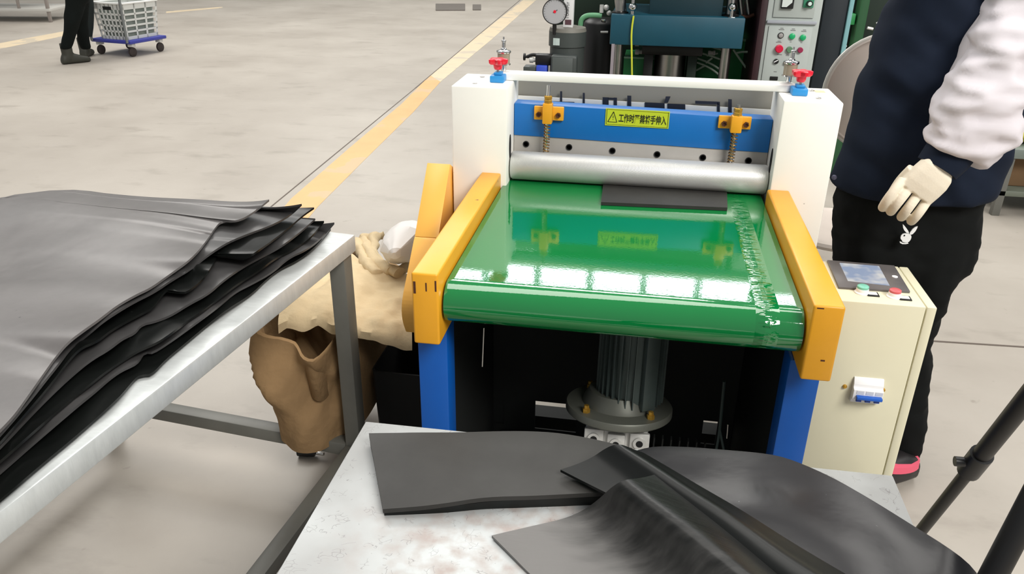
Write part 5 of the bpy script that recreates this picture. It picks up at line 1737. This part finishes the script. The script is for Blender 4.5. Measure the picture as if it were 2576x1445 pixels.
pal = [[(2348, 386), (2394, 432)], [(2324, 400), (2390, 458)], [(2303, 418), (2378, 476)], [(2282, 438), (2360, 494)], [(2264, 458), (2338, 514)]]
rings = []
for (a, c_), th_ in zip(pal, (0.022, 0.028, 0.029, 0.027, 0.022)):
    a = H(*a); c_ = H(*c_); m_ = (a + c_) / 2; hv_ = (c_ - a) / 2
    rings.append([m_ + hv_ * (math.copysign(abs(math.cos(t)) ** 0.75, math.cos(t))) + V((0, th_ * math.copysign(abs(math.sin(t)) ** 0.75, math.sin(t)), 0)) for t in [2 * PI * k / 28 for k in range(28)]])
gl.loft(rings)
for (k0, k1, k2, k3) in (((2272, 452, 0.0), (2248, 482, -0.014), (2230, 506, -0.010), (2221, 522, 0.012)),
                         ((2291, 468, -0.002), (2268, 498, -0.018), (2251, 519, -0.012), (2241, 532, 0.012)),
                         ((2312, 486, -0.002), (2292, 514, -0.018), (2277, 534, -0.012), (2268, 546, 0.012)),
                         ((2334, 502, 0.0), (2317, 528, -0.014), (2303, 546, -0.009), (2293, 556, 0.010))):
    gl.tube(smooth_line([H(k0[0], k0[1], k0[2]), H(k1[0], k1[1], k1[2]), H(k2[0], k2[1], k2[2]), H(k3[0], k3[1], k3[2])], 2), 0.0111, 14)
    gl.ball(H(*k3), 0.0109)
gl.tube(smooth_line([H(2296, 424, 0.012), H(2268, 452, 0.026), H(2250, 480, 0.032), H(2240, 500, 0.034)], 2), 0.0125, 12)
gl.ball(H(2240, 500, 0.034), 0.0123)
s = remeshed(gl, 0.0022, 3)
obj('glove', s, glove_mat, per, 70)
# rabbit-head emblem on the trousers
emb = MB()


def emq(pts, dy=0.0):
    emb.prism([P(2150 + x * 250 / 2576, 560 + y * 140 / 1443, y=YEM + dy) for x, y in pts], (0, 0.003, 0))


YEM = 0.098
head = [(1190, 400), (1205, 345), (1245, 305), (1300, 290), (1360, 288), (1440, 310), (1470, 350), (1470, 400), (1450, 450), (1410, 500), (1370, 520), (1300, 520), (1250, 505), (1225, 485), (1235, 465), (1200, 440)]
emq(head)
emq([(1250, 50), (1290, 85), (1350, 160), (1390, 220), (1412, 280), (1390, 285), (1340, 265), (1290, 210), (1258, 140)], 0.0002)
emq([(1635, 105), (1620, 150), (1575, 230), (1510, 300), (1460, 320), (1430, 300), (1435, 270), (1500, 180), (1570, 125)], 0.0002)
emq([(1170, 510), (1190, 498), (1240, 530), (1290, 540), (1385, 530), (1395, 548), (1330, 563), (1240, 563), (1180, 535)])
emo = obj('emblem', emb, mat('white_emblem_print', (236, 238, 238), 0.5), tro, 0)
s = MB(); q = P(2150 + 1293 * 250 / 2576, 560 + 342 * 140 / 1443, y=YEM - 0.0012); s.lathe([(0.0018, 0), (0.0018, 0.0014)], q, (0, 1, 0), 10)
obj('emblem_eye', s, black_cloth, tro, 0)

# ================================================================ TROLLEY AND WALKER (far left)
YW = 6.4
tl = thing('platform_trolley', 'blue platform trolley on four casters pushed by the walker at far left', 'trolley', (-5.3, 6.7, 0))
ZD = 0.175
Nr = P(327, 104, z=ZD); Lf = P(222, 96, z=ZD); Rt = P(421, 92, z=ZD)
ed1 = Lf - Nr; ed2 = Rt - Nr
ed1 = ed1.normalized() * 0.56
ed2 = (ed2 - ed1.normalized() * ed2.dot(ed1.normalized()))
ed2 = ed2.normalized() * max(0.55, min(ed2.length, 0.95))
s = MB(); s.prism([Nr + V((0, 0, -0.035)), Nr + ed2 + V((0, 0, -0.035)), Nr + ed2 + ed1 + V((0, 0, -0.035)), Nr + ed1 + V((0, 0, -0.035))], (0, 0, 0.035), 0.008); obj('deck', s, deck_blue, tl)
u1 = ed1.normalized(); u2 = ed2.normalized()
for (a, c_) in ((0.10, 0.12), (0.9, 0.12), (0.10, 0.88), (0.9, 0.88)):
    q = Nr + ed1 * a + ed2 * c_
    s = MB(); s.box(q.x - 0.03, q.x + 0.03, q.y - 0.03, q.y + 0.03, 0.105, ZD - 0.0355, 0.004); cs = obj('caster', s, alu, tl)
    s = MB(); s.lathe([(0.045, -0.014), (0.050, -0.011), (0.050, 0.011), (0.045, 0.014)], (q.x, q.y, 0.050), u1, 20); obj('wheel', s, tyre, cs)
# handle frame on the near end: two posts and a bar
s = MB()
h0 = Nr + u1 * 0.03 + u2 * -0.012; h1 = Nr + u1 * 0.53 + u2 * -0.012
s.tube(smooth_line([h0 + V((0, 0, -0.02)), h0 + V((0, 0, 0.82)), h0 + V((0, 0, 0.90)) + u1 * 0.06, h1 + V((0, 0, 0.90)) - u1 * 0.06, h1 + V((0, 0, 0.82)), h1 + V((0, 0, -0.02))], 2), 0.014, 12); obj('handle', s, mat('dull_grey_tube', (112, 116, 116), 0.4), tl)
# crate with slotted sides
ck = thing('plastic_crate', 'white slotted plastic crate standing on the blue trolley', 'crate', tuple((Nr + ed1 * 0.5 + ed2 * 0.5)[:2]) + (ZD,))
CO = Nr + u1 * 0.05 + u2 * 0.02
la = 0.42; lb = ed2.length - 0.03; hC = 0.375


def cp(a, c_, z, inset=0.0):
    k = 0.03 * (1 - z / hC)
    aa = la / 2 + (a - 0.5) * (la - 2 * k - 2 * inset); bb = lb / 2 + (c_ - 0.5) * (lb - 2 * k - 2 * inset)
    return CO + u1 * aa + u2 * bb + V((0, 0, z + 0.001))


s = MB()
for (A0, A1) in (((0, 0), (1, 0)), ((0, 0), (0, 1)), ((1, 0), (1, 1)), ((0, 1), (1, 1))):
    L_ = la if A0[1] == A1[1] else lb
    nv = 8 if L_ == la else 4
    for (z0, z1) in ((0.0, 0.035), (0.075, 0.095), (0.135, 0.155), (0.195, 0.215), (0.255, 0.275), (0.315, hC)):
        q = [cp(A0[0], A0[1], z0), cp(A1[0], A1[1], z0), cp(A1[0], A1[1], z1), cp(A0[0], A0[1], z1)]
        nrm = (cp(0.5, 0.5, z0) - (q[0] + q[1]) / 2); nrm.z = 0
        s.prism(q, nrm.normalized() * 0.006)
    for k in range(nv):
        t0 = k / (nv - 1) * 0.955; t1 = t0 + 0.045
        a0 = [lerp(A0[i], A1[i], t0) for i in (0, 1)]; a1 = [lerp(A0[i], A1[i], t1) for i in (0, 1)]
        q = [cp(a0[0], a0[1], 0), cp(a1[0], a1[1], 0), cp(a1[0], a1[1], hC), cp(a0[0], a0[1], hC)]
        nrm = (cp(0.5, 0.5, 0) - (q[0] + q[1]) / 2); nrm.z = 0
        s.prism(q, nrm.normalized() * 0.005)
wallo = obj('crate_walls', s, basket_mat, ck, 0)
wallo['kind'] = 'stuff'
s = MB(); s.prism([cp(0, 0, 0), cp(1, 0, 0), cp(1, 1, 0), cp(0, 1, 0)], (0, 0, 0.006)); obj('crate_floor', s, basket_mat, ck, 0)
s = MB()
for (A0, A1) in (((0, 0), (1, 0)), ((0, 0), (0, 1)), ((1, 0), (1, 1)), ((0, 1), (1, 1))):
    s.bar(cp(A0[0], A0[1], hC + 0.006), cp(A1[0], A1[1], hC + 0.006), 0.03, 0.018, bev=0.004)
obj('crate_rim', s, mat('bright_crate_rim', (232, 233, 230), 0.5), ck, 20)
s = MB(); a = cp(0.36, 0, 0.31); c_ = cp(0.64, 0, 0.345); n_ = (cp(0.5, 0.5, 0) - cp(0.5, 0, 0)); n_.z = 0
s.prism([cp(0.36, 0, 0.31) - n_.normalized() * 0.003, cp(0.64, 0, 0.31) - n_.normalized() * 0.003, cp(0.64, 0, 0.345) - n_.normalized() * 0.003, cp(0.36, 0, 0.345) - n_.normalized() * 0.003], n_.normalized() * 0.004); obj('hand_slot', s, dark_hole, ck, 0)
s = MB()
for k in range(9):
    pass
s.loft([[cp(0.04, 0.04, z, 0.02), cp(0.96, 0.04, z, 0.02), cp(0.96, 0.96, z, 0.02), cp(0.04, 0.96, z, 0.02)] for z in (0.012, 0.12, 0.24, 0.33)])
s.warp(lambda c__: c__ + V((0, 0, 0.008 * noise.noise(c__ * 9))))
solo('crate_contents', s, mat('grey_green_contents', (138, 146, 140), 0.8, var=0.2, vscale=12), 'dull grey-green goods filling the white crate', 'goods')
# dark cloth bag hanging from the handle
s = MB()
hb = P(229, 60, y=Lf.y - 0.05)
rings = []
for (v, hw) in ((-30, 6), (0, 9), (20, 12), (45, 13), (70, 12), (92, 8)):
    c_ = P(224 - (v - 40) * 0.02, v, y=Nr.y + ed1.y - 0.06)
    rings.append([c_ + V((hw / FPX * 7.6 * math.cos(2 * PI * k / 20), 0.05 * math.sin(2 * PI * k / 20), 0)) for k in range(20)])
s.loft(rings)
solo('cloth_bag', s, mat('dark_green_cloth', (26, 36, 36), 0.85), 'dark cloth bag hanging at the left end of the trolley handle', 'bag')

wk = thing('person', 'person in black trousers and dark boots walking behind the trolley', 'person', (-5.6, 5.85, 0))
YL_ = 5.80
tr = MB()


def leg_ring(u, v, hw, y, dep=0.07):
    a = P(u, v, y=y)
    w_ = hw / FPX * (a - CAM).dot(FW)
    return [a + V((w_ * math.cos(2 * PI * k / 22), dep * math.sin(2 * PI * k / 22), 0)) for k in range(22)]


tr.loft([leg_ring(201, -90, 30, YL_, 0.12), leg_ring(198, -50, 33, YL_, 0.13), leg_ring(196, -10, 31, YL_, 0.12), leg_ring(194, 8, 28, YL_, 0.11)])
tr.loft([leg_ring(190, -30, 24, YL_ - 0.03, 0.10), leg_ring(188, 20, 21, YL_ - 0.05, 0.09), leg_ring(183, 55, 19, YL_ - 0.07, 0.08), leg_ring(174, 90, 15, YL_ - 0.08, 0.07), leg_ring(164, 124, 12.5, YL_ - 0.09, 0.06)])
tr.loft([leg_ring(205, -30, 22, YL_ + 0.05, 0.10), leg_ring(203, 20, 18, YL_ + 0.08, 0.09), leg_ring(204, 60, 14, YL_ + 0.12, 0.08), leg_ring(211, 95, 13, YL_ + 0.17, 0.07), leg_ring(217, 124, 12, YL_ + 0.21, 0.06)])
s = remeshed(tr, 0.018, 4)
wrinkle(s, 0.014, 8, (1, 1, 0.9), 3.0)
obj('trousers', s, mat('black_work_cloth', (14, 19, 18), 0.85, var=0.15, vscale=8, spec=0.15), wk, 70)
for (toe, hl, zl_) in ((fl(196, 158), fl(160, 162), 0.0), (fl(232, 136), fl(212, 146), 0.0)):
    bt = MB(); d = (toe - hl); L_ = 0.27; d = d.normalized(); sd = V((d.y, -d.x, 0))
    rings = []
    for (t, w_, h_) in ((-0.045, 0.030, 0.05), (-0.03, 0.042, 0.09), (0.03, 0.046, 0.12), (0.09, 0.046, 0.10), (0.15, 0.050, 0.078), (0.21, 0.044, 0.062), (0.245, 0.026, 0.045)):
        c_ = hl + d * (t + 0.03)
        rings.append([c_ + sd * (w_ * math.copysign(abs(math.cos(2 * PI * k / 20)) ** 0.7, math.cos(2 * PI * k / 20))) + V((0, 0, h_ / 2 + h_ / 2 * math.copysign(abs(math.sin(2 * PI * k / 20)) ** 0.7, math.sin(2 * PI * k / 20)))) for k in range(20)])
    bt.loft(rings)
    an = hl + d * 0.060
    bt.tube([an + V((0, 0, 0.05)), an + V((0, 0, 0.12)), an + V((0, 0, 0.21))], [0.052, 0.055, 0.058], 20)
    obj('boot', remeshed(bt, 0.011, 3), boot_mat, wk, 60)
# rest of the figure above the frame
tb = P(199, -60, y=YL_)
bw = MB()
bw.lathe([(0.14, 0.90), (0.16, 1.02), (0.15, 1.15), (0.18, 1.32), (0.14, 1.42), (0.058, 1.46), (0.055, 1.54)], (tb.x, YL_, 0), (0, 0, 1), 24)
bw.ball((tb.x + 0.02, YL_, 1.62), 0.094, (1.0, 0.86, 1.25), 24, 16)
bw.ball((tb.x + 0.118, YL_, 1.61), 0.016, (1.2, 0.9, 1.2))
for sy in (-0.18, 0.18):
    bw.tube([(tb.x, YL_ + sy, 1.38), (tb.x + 0.06, YL_ + sy * 1.2, 1.14), (tb.x + 0.28, YL_ + sy, 1.06), (tb.x + 0.34, YL_ + sy, 1.06)], [0.055, 0.045, 0.035, 0.04], 16)
obj('body', remeshed(bw, 0.016, 3), skin, wk, 60)
bw = MB()
bw.lathe([(0.15, 0.86), (0.175, 0.98), (0.165, 1.15), (0.195, 1.32), (0.15, 1.43), (0.07, 1.47)], (tb.x, YL_, 0), (0, 0, 1), 24)
for sy in (-0.18, 0.18):
    bw.tube([(tb.x, YL_ + sy, 1.38), (tb.x + 0.06, YL_ + sy * 1.2, 1.14), (tb.x + 0.26, YL_ + sy, 1.065)], [0.075, 0.062, 0.052], 16)
obj('jacket', remeshed(bw, 0.016, 3), navy, wk, 60)
s = MB(); s.ball((tb.x + 0.005, YL_, 1.645), 0.100, (1.0, 0.9, 1.15), 24, 16)
hv = [q for q in s.bm.verts if q.co.z < 1.64 and q.co.x > tb.x + 0.02]
bmesh.ops.delete(s.bm, geom=hv, context='VERTS')
obj('hair', s, hair_mat, wk, 60)

# ================================================================ FAR GREY TABLE
fg = thing('grey_table', 'grey metal table with lower shelf far back at the top left corner', 'table', (-8.7, 9.2, 0))
c0 = fl(128, 56)
d1 = (fl(128, 56) - P(-60, 52, z=0.16)); d1.z = 0
sh_r = P(126, 22, y=c0.y); zsf = sh_r.z
w1 = V((-1.0, -0.22, 0)).normalized(); w2 = V((-0.22, 1.0, 0)).normalized()
wmetal = mat('grey_table_paint', (142, 134, 128), 0.5)
for (a, c_) in ((0, 0), (1.5, 0), (0, 0.7), (1.5, 0.7)):
    q = c0 + w1 * a + w2 * c_
    s = MB(); s.obox(q + V((0, 0, 0.40)), w1 * 0.02, w2 * 0.02, V((0, 0, 0.40)), 0.003); obj('leg', s, wmetal, fg)
for z, nm in ((0.80, 'table_top'), (zsf, 'shelf')):
    q = c0 - w1 * 0.03 - w2 * 0.03
    s = MB(); s.prism([q + V((0, 0, z - 0.04 * (nm == 'shelf'))), q + w1 * 1.56 + V((0, 0, z - 0.04 * (nm == 'shelf'))), q + w1 * 1.56 + w2 * 0.76 + V((0, 0, z - 0.04 * (nm == 'shelf'))), q + w2 * 0.76 + V((0, 0, z - 0.04 * (nm == 'shelf')))], (0, 0, 0.04), 0.003); obj(nm, s, mat('pale_table_paint', (186, 184, 178), 0.5), fg)
for a in (0.4, 0.75, 1.1):
    q = c0 + w1 * a
    s = MB(); s.obox(q + V((0, 0, (zsf + 0.8) / 2)), w1 * 0.016, w2 * 0.016, V((0, 0, (0.8 - zsf) / 2 - 0.001)), 0.002); obj('upright', s, wmetal, fg)
s = MB(); s.bar(c0 + V((0, 0, zsf + 0.14)), c0 + w1 * 1.5 + V((0, 0, zsf + 0.14)), 0.02, 0.03); obj('side_rail', s, wmetal, fg)
